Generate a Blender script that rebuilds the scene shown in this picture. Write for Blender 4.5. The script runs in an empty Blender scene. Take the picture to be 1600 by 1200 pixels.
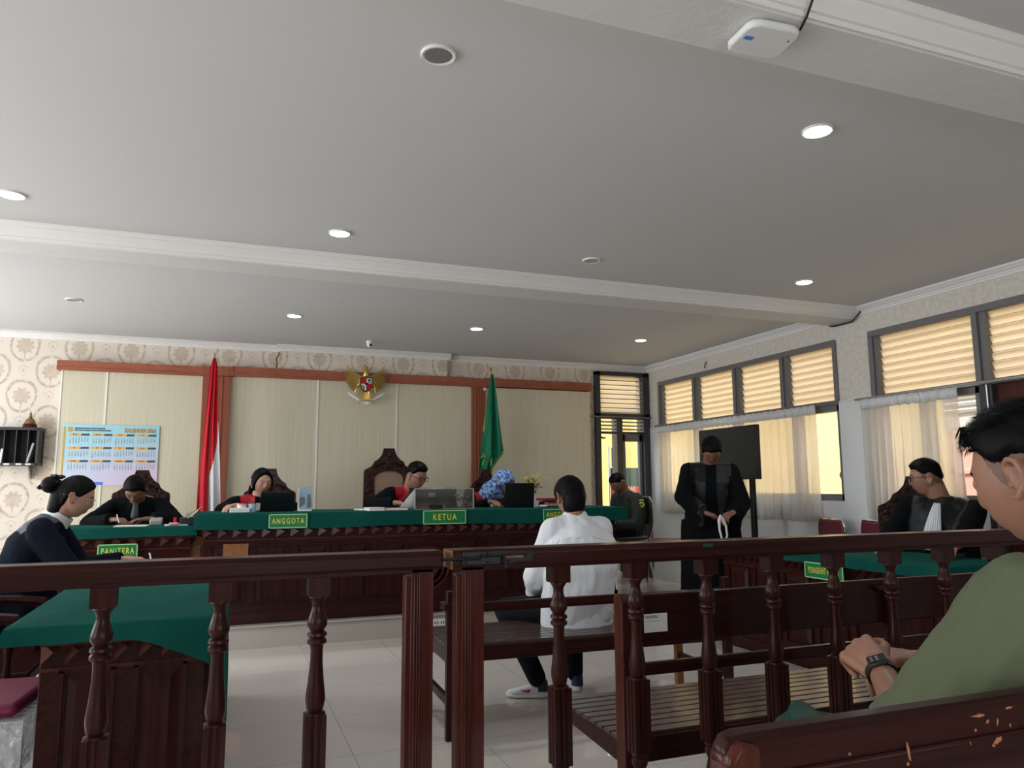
import bpy, bmesh, math, random
from math import sin, cos, pi, radians as R, exp, sqrt, atan2, tan
from mathutils import Vector, Matrix, Euler, noise
V = Vector
random.seed(7)
C = bpy.context.scene.collection
scene = bpy.context.scene

# ------------------------------------------------------------------ camera
cam_d = bpy.data.cameras.new('camera'); cam = bpy.data.objects.new('camera', cam_d); C.objects.link(cam)
cam_d.sensor_width = 36; cam_d.lens = 1175.07/1600*36; cam_d.clip_start = .05
_p, _y, _r = .134076, .364364, -.00538329
fw = V((sin(_y)*cos(_p), cos(_y)*cos(_p), sin(_p)))
r0 = V((cos(_y), -sin(_y), 0)); u0 = r0.cross(fw)
rt = r0*cos(_r)+u0*sin(_r); up = -r0*sin(_r)+u0*cos(_r)
m = Matrix((rt, up, -fw)).transposed().to_4x4(); m.translation = V((0, 0, 1.2))
cam.matrix_world = m
scene.camera = cam
vs = scene.view_settings
vs.view_transform = 'Standard'; vs.look = 'None'; vs.gamma = 1; vs.use_curve_mapping = False
vs.exposure = 0.22

# ------------------------------------------------------------------ world, sun, daylight, added rear fill
w = bpy.data.worlds.new('sky'); scene.world = w; w.use_nodes = True
bg = w.node_tree.nodes['Background']; bg.inputs[0].default_value = (.86, .93, 1, 1); bg.inputs[1].default_value = 3.0
sd = bpy.data.lights.new('sun', 'SUN'); sd.energy = 5; sd.angle = R(3); sd.color = (1, .93, .8)
so = bpy.data.objects.new('sun', sd); C.objects.link(so)
so.rotation_euler = V((.62, -.12, -.8)).to_track_quat('-Z', 'Y').to_euler()
def area(name, loc, d, sx, sy, e, col):
    l = bpy.data.lights.new(name, 'AREA'); l.shape = 'RECTANGLE'; l.size = sx; l.size_y = sy; l.energy = e; l.color = col
    o = bpy.data.objects.new(name, l); C.objects.link(o); o.location = loc
    o.rotation_euler = V(d).to_track_quat('-Z', 'Z').to_euler(); return o
DAY = (.93, .97, 1)
for yy, e in ((6.6, 62), (3.4, 40), (0.4, 22)):
    area('daylight_left', (-3.72, yy, 1.5), (1, 0, -.05), 2.0, 1.5, e, DAY)
area('fill_rear', (1.2, -2.35, 1.5), (0, 1, 0), 3.0, 1.4, 34, DAY)  # fill lamp added behind the camera; the rear wall has no window

# ------------------------------------------------------------------ materials
MATS = {}
class NT:
    def __init__(s, name, base=(.5,.5,.5), rough=.5, metal=0, spec=.5, coat=0, **k):
        s.m = bpy.data.materials.new(name); s.m.use_nodes = True; s.t = s.m.node_tree
        s.b = s.t.nodes['Principled BSDF']
        s.set('Base Color', (*base, 1)); s.set('Roughness', rough); s.set('Metallic', metal)
        s.set('Specular IOR Level', spec); s.set('Coat Weight', coat); s.set('Coat Roughness', .12)
        for a, v in k.items(): s.set(a.replace('_', ' '), v)
        MATS[name] = s.m
    def set(s, n, v):
        i = s.b.inputs[n]
        if isinstance(v, bpy.types.NodeSocket): s.t.links.new(v, i)
        else: i.default_value = v
    def node(s, ty, ins={}, **at):
        n = s.t.nodes.new(ty)
        for a, v in at.items(): setattr(n, a, v)
        for i, v in ins.items():
            if isinstance(v, bpy.types.NodeSocket): s.t.links.new(v, n.inputs[i])
            else: n.inputs[i].default_value = v
        return n
    def mth(s, op, a, b=0, c=0, clamp=False):
        n = s.node('ShaderNodeMath', {0: a, 1: b, 2: c}, operation=op); n.use_clamp = clamp; return n.outputs[0]
    def mix(s, f, a, b):
        n = s.node('ShaderNodeMix', data_type='RGBA')
        for i, v in ((0, f), (6, a), (7, b)):
            if isinstance(v, bpy.types.NodeSocket): s.t.links.new(v, n.inputs[i])
            else: n.inputs[i].default_value = v if i == 0 else (*v[:3], 1)
        return n.outputs[2]
    def pos(s, obj=True):
        return s.node('ShaderNodeTexCoord').outputs['Object'] if obj else s.node('ShaderNodeNewGeometry').outputs['Position']
    def noise(s, scale, vec=None, detail=3, rough=.5, stretch=None):
        vec = vec or s.pos()
        if stretch: vec = s.node('ShaderNodeMapping', {0: vec, 3: stretch}).outputs[0]
        return s.node('ShaderNodeTexNoise', {'Vector': vec, 'Scale': scale, 'Detail': detail, 'Roughness': rough}).outputs[0]
    def ramp(s, f, a, b, lo=.35, hi=.65):
        return s.mix(s.mth('MULTIPLY', s.mth('SUBTRACT', f, lo), 1/(hi-lo), clamp=True), a, b)
    def bump(s, h, strength=.3, dist=.01):
        n = s.node('ShaderNodeBump', {'Strength': strength, 'Distance': dist, 'Height': h}); s.set('Normal', n.outputs[0])

def wood(name, a, b, rough=.3, coat=.4, st=(1, 1, 9), sc=6):
    n = NT(name, a, rough, coat=coat*.25, spec=.10)
    f = n.noise(sc, stretch=(st[0]*3, st[1]*3, st[2]*.35), detail=6, rough=.65)
    n.set('Base Color', n.ramp(f, a, b, .3, .72)); n.bump(f, .12, .004)
    n.set('Roughness', n.mth('MULTIPLY_ADD', n.noise(3), .22, rough-.1))
    return n
WA, WB = (.017, .0045, .004), (.048, .0125, .010)
wood('wood_x', WA, WB, st=(.05, 2, 30)); wood('wood_z', WA, WB, st=(3, 3, 1))
wood('wood_red', (.045, .010, .008), (.10, .025, .017), st=(3, 3, 1), rough=.26, coat=.6)
wood('wood_worn', (.045, .024, .02), (.10, .06, .05), st=(.05, 2, 30), rough=.26, coat=1.6)
wood('wood_pale', (.24, .10, .045), (.36, .17, .08), rough=.45, coat=.1)
n = wood('wood_carved', (.018, .008, .007), (.05, .02, .016), rough=.4)
vo = n.node('ShaderNodeTexVoronoi', {'Vector': n.pos(), 'Scale': 34.0}); n.bump(n.mth('ADD', vo.outputs[0], n.noise(60)), .9, .012)
wood('trim_wood', (.30, .095, .055), (.40, .14, .085), rough=.42, coat=.12, st=(.4, 2, 8))
wood('trim_wood_z', (.27, .085, .05), (.38, .13, .08), rough=.42, coat=.12, st=(6, 3, .5))
NT('white_paint', (.78, .77, .75), .6)
n = NT('ceiling_paint', (.63, .628, .625), .85); n.bump(n.noise(5, detail=5), .10, .01)
n = NT('beam_paint', (.72, .715, .70), .6); n.bump(n.noise(3.2, detail=6, rough=.6), .5, .02)
n = NT('cornice_paint', (.82, .80, .775), .5); n.bump(n.noise(12, detail=3), .08, .004)
# damask wallpaper: lattice of medallions, ogee rings and small hearts
def wallpaper(name, axis, base=(.74, .66, .57), ink=(.34, .21, .09)):
    n = NT(name, base, .6)
    sep = n.node('ShaderNodeSeparateXYZ', {0: n.pos()})
    x = sep.outputs[axis]; z = sep.outputs[2]
    u = n.mth('MULTIPLY_ADD', x, 1/.46, .5); v = n.mth('MULTIPLY_ADD', z, 1/.49, .27)
    nz = n.noise(18, detail=4)
    def cell(du, dv):
        a = n.mth('SUBTRACT', n.mth('FRACT', n.mth('ADD', u, du)), .5)
        b = n.mth('SUBTRACT', n.mth('FRACT', n.mth('ADD', v, dv)), .5)
        return a, b
    def band(val, lo, hi, sof=.012):
        p = n.mth('MULTIPLY', n.mth('SUBTRACT', val, lo), 1/sof, clamp=True)
        q = n.mth('MULTIPLY', n.mth('SUBTRACT', hi, val), 1/sof, clamp=True)
        return n.mth('MULTIPLY', p, q)
    tot = None
    for du, dv in ((0, 0), (.5, .5)):
        a, b = cell(du, dv)
        r = n.mth('SQRT', n.mth('ADD', n.mth('MULTIPLY', a, a), n.mth('MULTIPLY', b, b)))
        th = n.mth('ARCTAN2', a, b)
        pet = n.mth('MULTIPLY_ADD', n.mth('COSINE', n.mth('MULTIPLY', th, 9)), .022, r)
        fl = n.mth('MULTIPLY', n.mth('MULTIPLY', n.mth('SUBTRACT', .160, pet), 60, clamp=True), n.mth('MULTIPLY_ADD', n.mth('SINE', n.mth('MULTIPLY', r, 150)), .22, .72))
        stem = n.mth('MULTIPLY', band(n.mth('ABSOLUTE', a), -1, .014), band(b, -.26, -.1))
        # ogee ring, wider low
        aa = n.mth('MULTIPLY', a, n.mth('MULTIPLY_ADD', b, -.35, 1))
        r2 = n.mth('SQRT', n.mth('ADD', n.mth('MULTIPLY', aa, aa), n.mth('MULTIPLY', n.mth('MULTIPLY', b, b), .72)))
        r2 = n.mth('MULTIPLY_ADD', n.noise(9, detail=2), .05, n.mth('SUBTRACT', r2, .025))
        ring = n.mth('MULTIPLY', band(r2, .225, .292, .02), n.mth('MULTIPLY', n.mth('SUBTRACT', n.noise(34, detail=1), .26), 4, clamp=True))
        ring2 = n.mth('MULTIPLY', band(r2, .315, .325), .4)
        t = n.mth('MAXIMUM', n.mth('MAXIMUM', fl, stem), n.mth('MAXIMUM', ring, ring2))
        c, d = cell(du+.5, dv)
        hr = n.mth('ADD', n.mth('MULTIPLY', n.mth('ABSOLUTE', c), 1.2), n.mth('ABSOLUTE', n.mth('SUBTRACT', d, n.mth('MULTIPLY', n.mth('ABSOLUTE', c), .6))))
        heart = n.mth('MAXIMUM', band(hr, .095, .125), n.mth('MULTIPLY', n.mth('SUBTRACT', .05, hr), 50, clamp=True))
        t = n.mth('MAXIMUM', t, n.mth('MULTIPLY', heart, .7))
        tot = t if tot is None else n.mth('MAXIMUM', tot, t)
    f = n.mth('MULTIPLY', tot, n.mth('MULTIPLY_ADD', nz, .8, .12), clamp=True)
    n.set('Base Color', n.mix(f, base, ink))
    return n
wallpaper('wallpaper', 0)
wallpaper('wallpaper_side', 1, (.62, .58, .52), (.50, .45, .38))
n = NT('wall_grain', (.66, .62, .55), .65); n.set('Base Color', n.ramp(n.noise(26, detail=5), (.62, .575, .50), (.71, .67, .61)))
n = NT('wall_low', (.72, .72, .71), .45)
n = NT('panel_board', (.60, .55, .43), .38)
f = n.noise(9, stretch=(9, 9, .12), detail=5, rough=.7); n.set('Base Color', n.ramp(f, (.60, .54, .385), (.72, .665, .52), .3, .7)); n.bump(f, .06, .002)
NT('seam_strip', (.86, .84, .76), .3)
# floor: polished porcelain tiles
n = NT('floor_tile', (.5, .46, .41), .07, spec=.6)
br = n.node('ShaderNodeTexBrick', {'Vector': n.pos(), 'Color1': (.68, .615, .55, 1), 'Color2': (.66, .595, .53, 1), 'Mortar': (.36, .32, .28, 1), 'Scale': 1.0, 'Mortar Size': .0022, 'Brick Width': .6, 'Row Height': .6})
br.offset = 0; n.set('Base Color', n.mix(n.mth('MULTIPLY', n.noise(1.6, detail=6), .22), br.outputs[0], (.74, .68, .61)))
n.set('Roughness', n.mth('MULTIPLY_ADD', n.noise(2.5, detail=3), .05, .012))
n = NT('platform_tile', (.50, .46, .40), .15)
n = NT('green_cloth', (.006, .085, .062), .85, spec=.05); n.bump(n.noise(260, detail=2), .25, .002)
n.set('Base Color', n.ramp(n.noise(3), (.005, .068, .053), (.008, .088, .069)))
def plain(name, c, r=.5, **k): return NT(name, c, r, **k)
plain('frame_dark', (.035, .033, .034), .4); plain('frame_grey', (.16, .155, .155), .45); plain('black', (.008, .008, .009), .45)
plain('screen_black', (.006, .007, .008), .22); plain('tv_screen', (.022, .024, .022), .3); plain('black_metal', (.02, .02, .022), .35, metal=.6)
plain('chrome', (.75, .75, .76), .12, metal=1); plain('silver', (.55, .56, .57), .3, metal=.8); plain('gold', (.62, .42, .13), .28, metal=.9)
plain('gold_dark', (.30, .19, .06), .35, metal=.8); plain('brass_old', (.24, .15, .07), .4, metal=.7)
plain('reflector', (.42, .42, .42), .3, metal=.7); plain('sign_green', (.0, .20, .055), .35); plain('sign_yellow', (.85, .72, .10), .5); plain('sign_edge', (.45, .72, .35), .4)
plain('plastic_white', (.80, .80, .80), .35); plain('paper', (.85, .85, .83), .7); plain('paper_blue', (.35, .50, .66), .5); plain('rock_grey', (.16, .17, .18), .6)
plain('maroon', (.13, .012, .028), .5); plain('seat_purple', (.20, .012, .055), .55); plain('red_box', (.35, .01, .03), .4); plain('pink', (.85, .35, .45), .4)
plain('cup_blue', (.45, .7, .8), .15); plain('book_cream', (.72, .66, .52), .6); plain('book_grey', (.35, .36, .34), .6); plain('navy', (.012, .02, .08), .6)
plain('poster_green', (.01, .22, .10), .5); plain('poster_teal', (.01, .13, .17), .4); plain('poster_red', (.72, .10, .14), .5); plain('yellow_logo', (.75, .72, .15), .5)
plain('flower_yellow', (.62, .52, .14), .7); plain('leaf_dark', (.05, .07, .02), .7); plain('pink_paint', (.62, .30, .26), .6); plain('chip', (.42, .17, .08), .7)
plain('orange', (.85, .42, .06), .5); plain('dark_bar', (.05, .08, .10), .5); plain('blue_tab', (.08, .22, .70), .5); plain('ink', (.06, .07, .12), .6)
plain('outer_ground', (.35, .33, .30), .8); plain('skyblue', (.35, .66, .76), .5)
n = NT('yellow_wall', (.80, .60, .26), .8); n.bump(n.noise(7), .1, .01)
plain('shutter', (.42, .41, .40), .6); plain('tree_leaf', (.05, .13, .03), .7)
n = NT('calendar_print', (.4, .7, .85), .35)
zz = n.node('ShaderNodeSeparateXYZ', {0: n.pos()}).outputs[2]; xx = n.node('ShaderNodeSeparateXYZ', {0: n.pos()}).outputs[0]
g = n.mth('MULTIPLY_ADD', zz, -2.2, .42, clamp=True)
n.set('Base Color', n.mix(g, (.36, .68, .76), n.mix(n.mth('MULTIPLY_ADD', xx, .9, .5, clamp=True), (.58, .68, .85), (.78, .52, .70))))
n = NT('glass_frost', (.83, .77, .66), .4)
def translucent(name, col, tr, clear, bumpv=0, em=0):
    n = NT(name, col, .7); t = n.t
    d = n.node('ShaderNodeBsdfDiffuse', {0: (*col, 1)}); l = n.node('ShaderNodeBsdfTranslucent', {0: (*col, 1)}); c = n.node('ShaderNodeBsdfTransparent')
    a = n.node('ShaderNodeMixShader', {0: tr, 1: d.outputs[0], 2: l.outputs[0]}); b = n.node('ShaderNodeMixShader', {0: clear, 1: a.outputs[0], 2: c.outputs[0]})
    t.links.new(b.outputs[0], t.nodes['Material Output'].inputs[0]); return n
translucent('curtain_sheer', (.82, .79, .74), .50, .42); translucent('curtain_header', (.84, .84, .84), .35, .05)
translucent('louver_glass', (.80, .73, .62), .72, .18)
n = NT('clear_glass', (1, 1, 1), .02); t = n.t
gl = n.node('ShaderNodeBsdfGlossy', {1: .02}); tp = n.node('ShaderNodeBsdfTransparent')
mx = n.node('ShaderNodeMixShader', {0: .05, 1: tp.outputs[0], 2: gl.outputs[0]}); t.links.new(mx.outputs[0], t.nodes['Material Output'].inputs[0])
n = NT('acrylic', (.75, .78, .78), .05); t = n.t
gl = n.node('ShaderNodeBsdfGlossy', {0: (.6, .6, .6, 1), 1: .08}); tp = n.node('ShaderNodeBsdfTransparent', {0: (.85, .88, .88, 1)})
mx = n.node('ShaderNodeMixShader', {0: .22, 1: tp.outputs[0], 2: gl.outputs[0]}); t.links.new(mx.outputs[0], t.nodes['Material Output'].inputs[0])
def emit(name, col, s):
    n = NT(name, (0, 0, 0), .5); n.set('Emission Color', (*col, 1)); n.set('Emission Strength', s)
emit('lamp_on', (.86, .92, 1), 30); emit('lamp_on_far', (.86, .93, 1), 14)
# skin and cloth of people
def skin(name, c):
    n = NT(name, c, .5, Subsurface_Weight=.12, Subsurface_Scale=.01)
    n.set('Base Color', n.ramp(n.noise(9, detail=4), tuple(v*.86 for v in c), tuple(min(1, v*1.1) for v in c))); n.bump(n.noise(160, detail=2), .08, .001)
skin('skin_tan', (.34, .165, .105)); skin('skin_light', (.50, .27, .185)); skin('skin_brown', (.23, .108, .066)); plain('lips', (.30, .075, .06), .4); plain('lips_red', (.35, .03, .035), .35)
plain('stubble_skin', (.17, .095, .066), .6)
n = NT('hair_black', (.0035, .0032, .0036), .5, spec=.09); n.bump(n.noise(30, stretch=(6, 1, 1), detail=4), .5, .004)
def fabric(name, c, r=.8, b=.15, sheen=0):
    n = NT(name, c, r, Sheen_Weight=sheen, spec=.08 if max(c) < .06 and r > .5 else .3); n.bump(n.mth('ADD', n.noise(7, detail=4), n.mth('MULTIPLY', n.noise(300), .12)), b*1.6, .012); return n
fabric('robe_black', (.0045, .005, .0065), .9); fabric('robe_navy', (.006, .008, .014), .9); fabric('shirt_white', (.78, .80, .83), .75, .6)
fabric('shirt_olive', (.115, .13, .075), .85, .12); fabric('uniform_olive', (.045, .052, .042), .8); fabric('trouser_black', (.010, .011, .013), .8)
fabric('trouser_olive', (.06, .065, .04), .85); fabric('bag_green', (.02, .06, .045), .6)
n = fabric('satin_black', (.010, .0105, .012), .34, .8); n = fabric('satin_grey', (.045, .05, .062), .4, .5); fabric('satin_red', (.42, .008, .022), .35, .5); fabric('jabot_white', (.80, .81, .84), .7)
n = NT('hijab_blue', (.1, .25, .6), .6)
n.set('Base Color', n.ramp(n.noise(38, detail=3), (.02, .06, .26), (.30, .48, .75), .42, .58))
fabric('flag_red', (.55, .006, .02), .6); fabric('flag_white', (.72, .72, .76), .7); fabric('flag_green', (.0, .15, .07), .6); fabric('fringe', (.65, .42, .06), .7)
n = NT('cane', (.30, .21, .14), .6)
ck = n.node('ShaderNodeTexChecker', {0: n.pos(), 'Scale': 90.0, 1: (.42, .30, .20, 1), 2: (.10, .06, .04, 1)}); n.set('Base Color', ck.outputs[0])
n = NT('plastic_wrap', (.75, .75, .78), .15, Transmission_Weight=.55); n.bump(n.noise(22, detail=4), 1, .03)

# ------------------------------------------------------------------ mesh helpers
WM = {}
class MB:
    def __init__(s): s.v = []; s.f = []; s.mi = []; s.cur = 0
    def add(s, vs_, fs, M=None):
        o = len(s.v)
        s.v += [tuple(M @ V(p)) if M else tuple(p) for p in vs_]
        s.f += [tuple(i+o for i in f) for f in fs]; s.mi += [s.cur]*len(fs); return s
    def box(s, c, d, M=None, rz=0, rx=0, ry=0):
        x, y, z = d[0]/2, d[1]/2, d[2]/2
        vv = [(a*x, b*y, e*z) for a in (-1, 1) for b in (-1, 1) for e in (-1, 1)]
        T = Matrix.Translation(V(c)) @ Euler((rx, ry, rz)).to_matrix().to_4x4()
        if M: T = M @ T
        return s.add(vv, [(0, 1, 3, 2), (4, 6, 7, 5), (0, 4, 5, 1), (2, 3, 7, 6), (0, 2, 6, 4), (1, 5, 7, 3)], T)
    def b2(s, x0, x1, y0, y1, z0, z1): return s.box(((x0+x1)/2, (y0+y1)/2, (z0+z1)/2), (abs(x1-x0), abs(y1-y0), abs(z1-z0)))
    def rings(s, rr, cap=True, closed=True):
        nn = len(rr[0]); vv = [p for r in rr for p in r]; ff = []
        for i in range(len(rr)-1):
            for j in range(nn if closed else nn-1):
                k = (j+1) % nn; ff.append((i*nn+j, i*nn+k, (i+1)*nn+k, (i+1)*nn+j))
        if cap and closed:
            ff.append(tuple(range(nn))[::-1]); ff.append(tuple(range((len(rr)-1)*nn, len(rr)*nn)))
        return s.add(vv, ff)
    def lathe(s, prof, c=(0, 0, 0), axis=(0, 0, 1), seg=16):
        q = V((0, 0, 1)).rotation_difference(V(axis)).to_matrix(); c = V(c)
        return s.rings([[c+q @ V((r*cos(2*pi*j/seg), r*sin(2*pi*j/seg), z)) for j in range(seg)] for r, z in prof])
    def tube(s, pts, r, seg=8, caps=True):
        pts = [V(p) for p in pts]; rr = []; rad = r if hasattr(r, '__len__') else [r]*len(pts)
        t0 = (pts[1]-pts[0]).normalized(); nrm = t0.orthogonal().normalized()
        for i, p in enumerate(pts):
            t = (pts[min(i+1, len(pts)-1)]-pts[max(i-1, 0)]).normalized()
            nrm = (nrm-t*nrm.dot(t)).normalized(); b = t.cross(nrm)
            rr.append([p+(nrm*cos(2*pi*j/seg)+b*sin(2*pi*j/seg))*rad[i] for j in range(seg)])
        return s.rings(rr, caps)
    def prism(s, out, ax, a, b, M=None):
        def P(p, h): return {'x': (h, p[0], p[1]), 'y': (p[0], h, p[1]), 'z': (p[0], p[1], h)}[ax]
        nn = len(out); vv = [P(p, a) for p in out]+[P(p, b) for p in out]
        return s.add(vv, [tuple(range(nn)), tuple(range(nn, 2*nn))[::-1]]+[(j, j+nn, (j+1) % nn+nn, (j+1) % nn) for j in range(nn)], M)
    def frustum(s, c, w_, h_, d_, inset, M=None):   # raised panel facing -y: base on plane y=c.y
        x, y, z = c; vv = []
        for (k, yy) in ((0, y), (inset, y-d_)):
            vv += [(x-w_/2+k, yy, z-h_/2+k), (x+w_/2-k, yy, z-h_/2+k), (x+w_/2-k, yy, z+h_/2-k), (x-w_/2+k, yy, z+h_/2-k)]
        return s.add(vv, [(0, 1, 5, 4), (1, 2, 6, 5), (2, 3, 7, 6), (3, 0, 4, 7), (4, 5, 6, 7), (3, 2, 1, 0)], M)
    def sph(s, c, r, M=None, seg=16, rg=10):
        rx, ry, rz = r if hasattr(r, '__len__') else (r, r, r); vv = []; T = Matrix.Translation(V(c)) @ (M or Matrix())
        for i in range(1, rg):
            t = pi*i/rg
            for j in range(seg): p = 2*pi*j/seg; vv.append((rx*sin(t)*cos(p), ry*sin(t)*sin(p), rz*cos(t)))
        ff = [(i*seg+j, (i+1)*seg+j, (i+1)*seg+(j+1) % seg, i*seg+(j+1) % seg) for i in range(rg-2) for j in range(seg)]
        a = len(vv); vv += [(0, 0, rz), (0, 0, -rz)]
        ff += [(a, j, (j+1) % seg) for j in range(seg)]+[(a+1, (rg-2)*seg+(j+1) % seg, (rg-2)*seg+j) for j in range(seg)]
        return s.add(vv, ff, T)
    def cap(s, p0, r0, p1, r1, seg=14):   # tapered capsule
        p0, p1 = V(p0), V(p1); d = (p1-p0); L = d.length
        if L < 1e-5: return s.sph(p0, r0)
        d /= L; q = V((0, 0, 1)).rotation_difference(d).to_matrix(); rr = []
        for a in (-80, -55, -25, 0): rr.append((r0*cos(R(a)), r0*sin(R(a))))
        for a in (0, 25, 55, 80): rr.append((r1*cos(R(a)), L+r1*sin(R(a))))
        return s.rings([[p0+q @ V((r*cos(2*pi*j/seg), r*sin(2*pi*j/seg), z)) for j in range(seg)] for r, z in rr])
def link(name, me, mats, parent=None, world=True, smooth=30, bevel=0, local=False):
    o = bpy.data.objects.new(name, me); C.objects.link(o)
    for mm in (mats if isinstance(mats, (list, tuple)) else [mats]): me.materials.append(MATS[mm])
    if parent:
        if world: me.transform(WM[parent.name].inverted())
        o.parent = parent; WM[o.name] = WM[parent.name]
    else: WM[o.name] = Matrix()
    me.update()
    if smooth: me.polygons.foreach_set('use_smooth', [True]*len(me.polygons)); me.set_sharp_from_angle(angle=R(smooth))
    if bevel:
        b = o.modifiers.new('bevel', 'BEVEL'); b.width = bevel; b.segments = 2; b.limit_method = 'ANGLE'
    return o
def fixn(me):
    bm = bmesh.new(); bm.from_mesh(me); bmesh.ops.recalc_face_normals(bm, faces=bm.faces); bm.to_mesh(me); bm.free()
def obj(name, mb, mats, parent=None, world=False, smooth=30, bevel=0, solid=0):
    me = bpy.data.meshes.new(name); me.from_pydata(mb.v, [], mb.f); me.polygons.foreach_set('material_index', mb.mi)
    if not solid: fixn(me)
    o = link(name, me, mats, parent, world, smooth, bevel)
    if solid: s = o.modifiers.new('thick', 'SOLIDIFY'); s.thickness = solid; s.offset = 0
    return o
def tag(o, label, cat, group=None):
    o['label'] = label; o['category'] = cat
    if group: o['group'] = group
    return o
def thing(name, label, cat, loc=(0, 0, 0), rz=0, group=None):
    o = bpy.data.objects.new(name, None); C.objects.link(o); o.location = loc; o.rotation_euler = (0, 0, rz); o.empty_display_size = .1
    WM[o.name] = Matrix.Translation(V(loc)) @ Matrix.Rotation(rz, 4, 'Z'); return tag(o, label, cat, group)
def dup(root, loc=None, rz=None, label=None, group=None):
    r = root.copy(); C.objects.link(r)
    if loc is not None: r.location = loc
    if rz is not None: r.rotation_euler = (0, 0, rz)
    if label: r['label'] = label
    if group: r['group'] = group
    WM[r.name] = Matrix.Translation(r.location) @ Matrix.Rotation(r.rotation_euler[2], 4, 'Z')
    for ch in list(root.children):
        c = ch.copy(); C.objects.link(c); c.parent = r; WM[c.name] = WM[r.name]
        for g_ in ch.children: d = g_.copy(); C.objects.link(d); d.parent = c; WM[d.name] = WM[r.name]
    return r
def struct(name, mb, mat, parent=None, **k):
    o = obj(name, mb, mat, parent, **k)
    if not parent: o['kind'] = 'structure'
    return o
def text(name, s_, size, mat, parent, M, ext=.001, sx=1.0, world=True, align='CENTER', bold=0, space=1.0, line=1.0):
    cu = bpy.data.curves.new(name, 'FONT'); cu.body = s_; cu.size = size; cu.extrude = ext; cu.align_x = align; cu.align_y = 'CENTER'; cu.offset = bold; cu.space_character = space; cu.space_line = line; cu.resolution_u = 3
    t_ = bpy.data.objects.new('tmp', cu); C.objects.link(t_)
    me = bpy.data.meshes.new_from_object(t_.evaluated_get(bpy.context.evaluated_depsgraph_get()))
    bpy.data.objects.remove(t_); bpy.data.curves.remove(cu)
    me.materials.clear(); me.transform(M @ Matrix.Diagonal((sx, 1, 1, 1))); return link(name, me, mat, parent, world, smooth=0)
def face_mY(loc): return Matrix.Translation(V(loc)) @ Matrix.Rotation(pi/2, 4, 'X')             # text facing -Y
def face_mX(loc): return Matrix.Translation(V(loc)) @ Matrix.Rotation(-pi/2, 4, 'Z') @ Matrix.Rotation(pi/2, 4, 'X')  # facing -X

# ------------------------------------------------------------------ the room
XL, XR_, YB, YF, ZC = -3.8, 5.04, 8.34, -2.5, 2.70
mb = MB().b2(XL, XR_, YF, YB, -.1, 0); struct('floor', mb, 'floor_tile')
HOLES = ((.641, 2.386), (2.25, 4.39), (-1.187, 6.762)); mb = MB(); yy = YF-.1
for hx, hy in HOLES:
    mb.b2(XL-.1, XR_+.1, yy, hy-.043, ZC, ZC+.1); yy = hy+.043
    mb.b2(XL-.1, hx-.043, hy-.043, yy, ZC, ZC+.1); mb.b2(hx+.043, XR_+.1, hy-.043, yy, ZC, ZC+.1)
mb.b2(XL-.1, XR_+.1, yy, YB+.1, ZC, ZC+.1); struct('ceiling', mb, 'ceiling_paint')
# back wall around the doorway, wallpaper, with a shallow pier in the middle
mb = MB().b2(XL, 4.27, YB, YB+.15, 0, ZC); mb.b2(5.02, XR_, YB, YB+.15, 0, ZC); mb.b2(4.27, 5.02, YB, YB+.15, 2.61, ZC)
mb.b2(.505, 2.35, YB-.085, YB, 0, ZC)
struct('wall_back', mb, 'wallpaper')
# left wall with two tall window openings (out of the picture)
mb = MB()
for a, b in ((YF, -.6), (1.4, 2.4), (4.4, 5.6), (7.6, YB)): mb.b2(XL-.15, XL, a, b, 0, ZC)
for a, b in ((-.6, 1.4), (2.4, 4.4), (5.6, 7.6)): mb.b2(XL-.15, XL, a, b, 0, .7); mb.b2(XL-.15, XL, a, b, 2.3, ZC)
struct('wall_left', mb, 'wallpaper_side')
mb = MB().b2(XL, XR_, YF-.15, YF, 0, ZC); struct('wall_rear', mb, 'wall_grain')
# right wall: windows z 1.05..2.46
mb = MB()
W1 = (5.125, 8.07); W2 = (2.2, 4.755)
mb.b2(XR_, XR_+.15, 8.07, YB+.15, 0, ZC); mb.b2(XR_, XR_+.15, W2[1], W1[0], 0, ZC); mb.b2(XR_, XR_+.15, YF, 2.2, 0, ZC)
mb.b2(XR_, XR_+.15, 2.2, W2[1], 2.465, ZC); mb.b2(XR_, XR_+.15, W1[0], 8.07, 2.465, ZC); mb.b2(XR_, XR_+.15, 5.125, 8.07, 0, 1.05); mb.b2(XR_, XR_+.15, 3.80, 4.755, 0, 1.05)
wr = struct('wall_right', mb, 'wall_grain')
mb = MB()   # painted lower part of the right wall, slightly proud
mb.b2(XR_-.012, XR_, 8.07, YB, 0, 1.915); mb.b2(XR_-.012, XR_, W2[1], W1[0], 0, 1.915); mb.b2(XR_-.012, XR_, 5.125, 8.07, 0, 1.05); mb.b2(XR_-.012, XR_, 3.80, 4.755, 0, 1.05)
mb.b2(XR_-.012, XR_, YF, 2.2, 0, 1.915)
struct('trim_1', mb, 'wall_low')
mb = MB()
for z in (.45, 1.02): mb.b2(XR_-.016, XR_-.011, W2[1], W1[0], z, z+.006)
mb.b2(XR_-.03, XR_-.011, W2[1], W1[0], 1.905, 1.92)
struct('trim_2', mb, 'wall_low')
# platform
mb = MB().b2(XL, 4.5, 6.14, YB, 0, .155); struct('floor_platform', mb, 'platform_tile')
mb = MB().b2(XL, 4.51, 6.12, YB, .155, .17); struct('trim_3', mb, 'platform_tile', bevel=.004)
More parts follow.
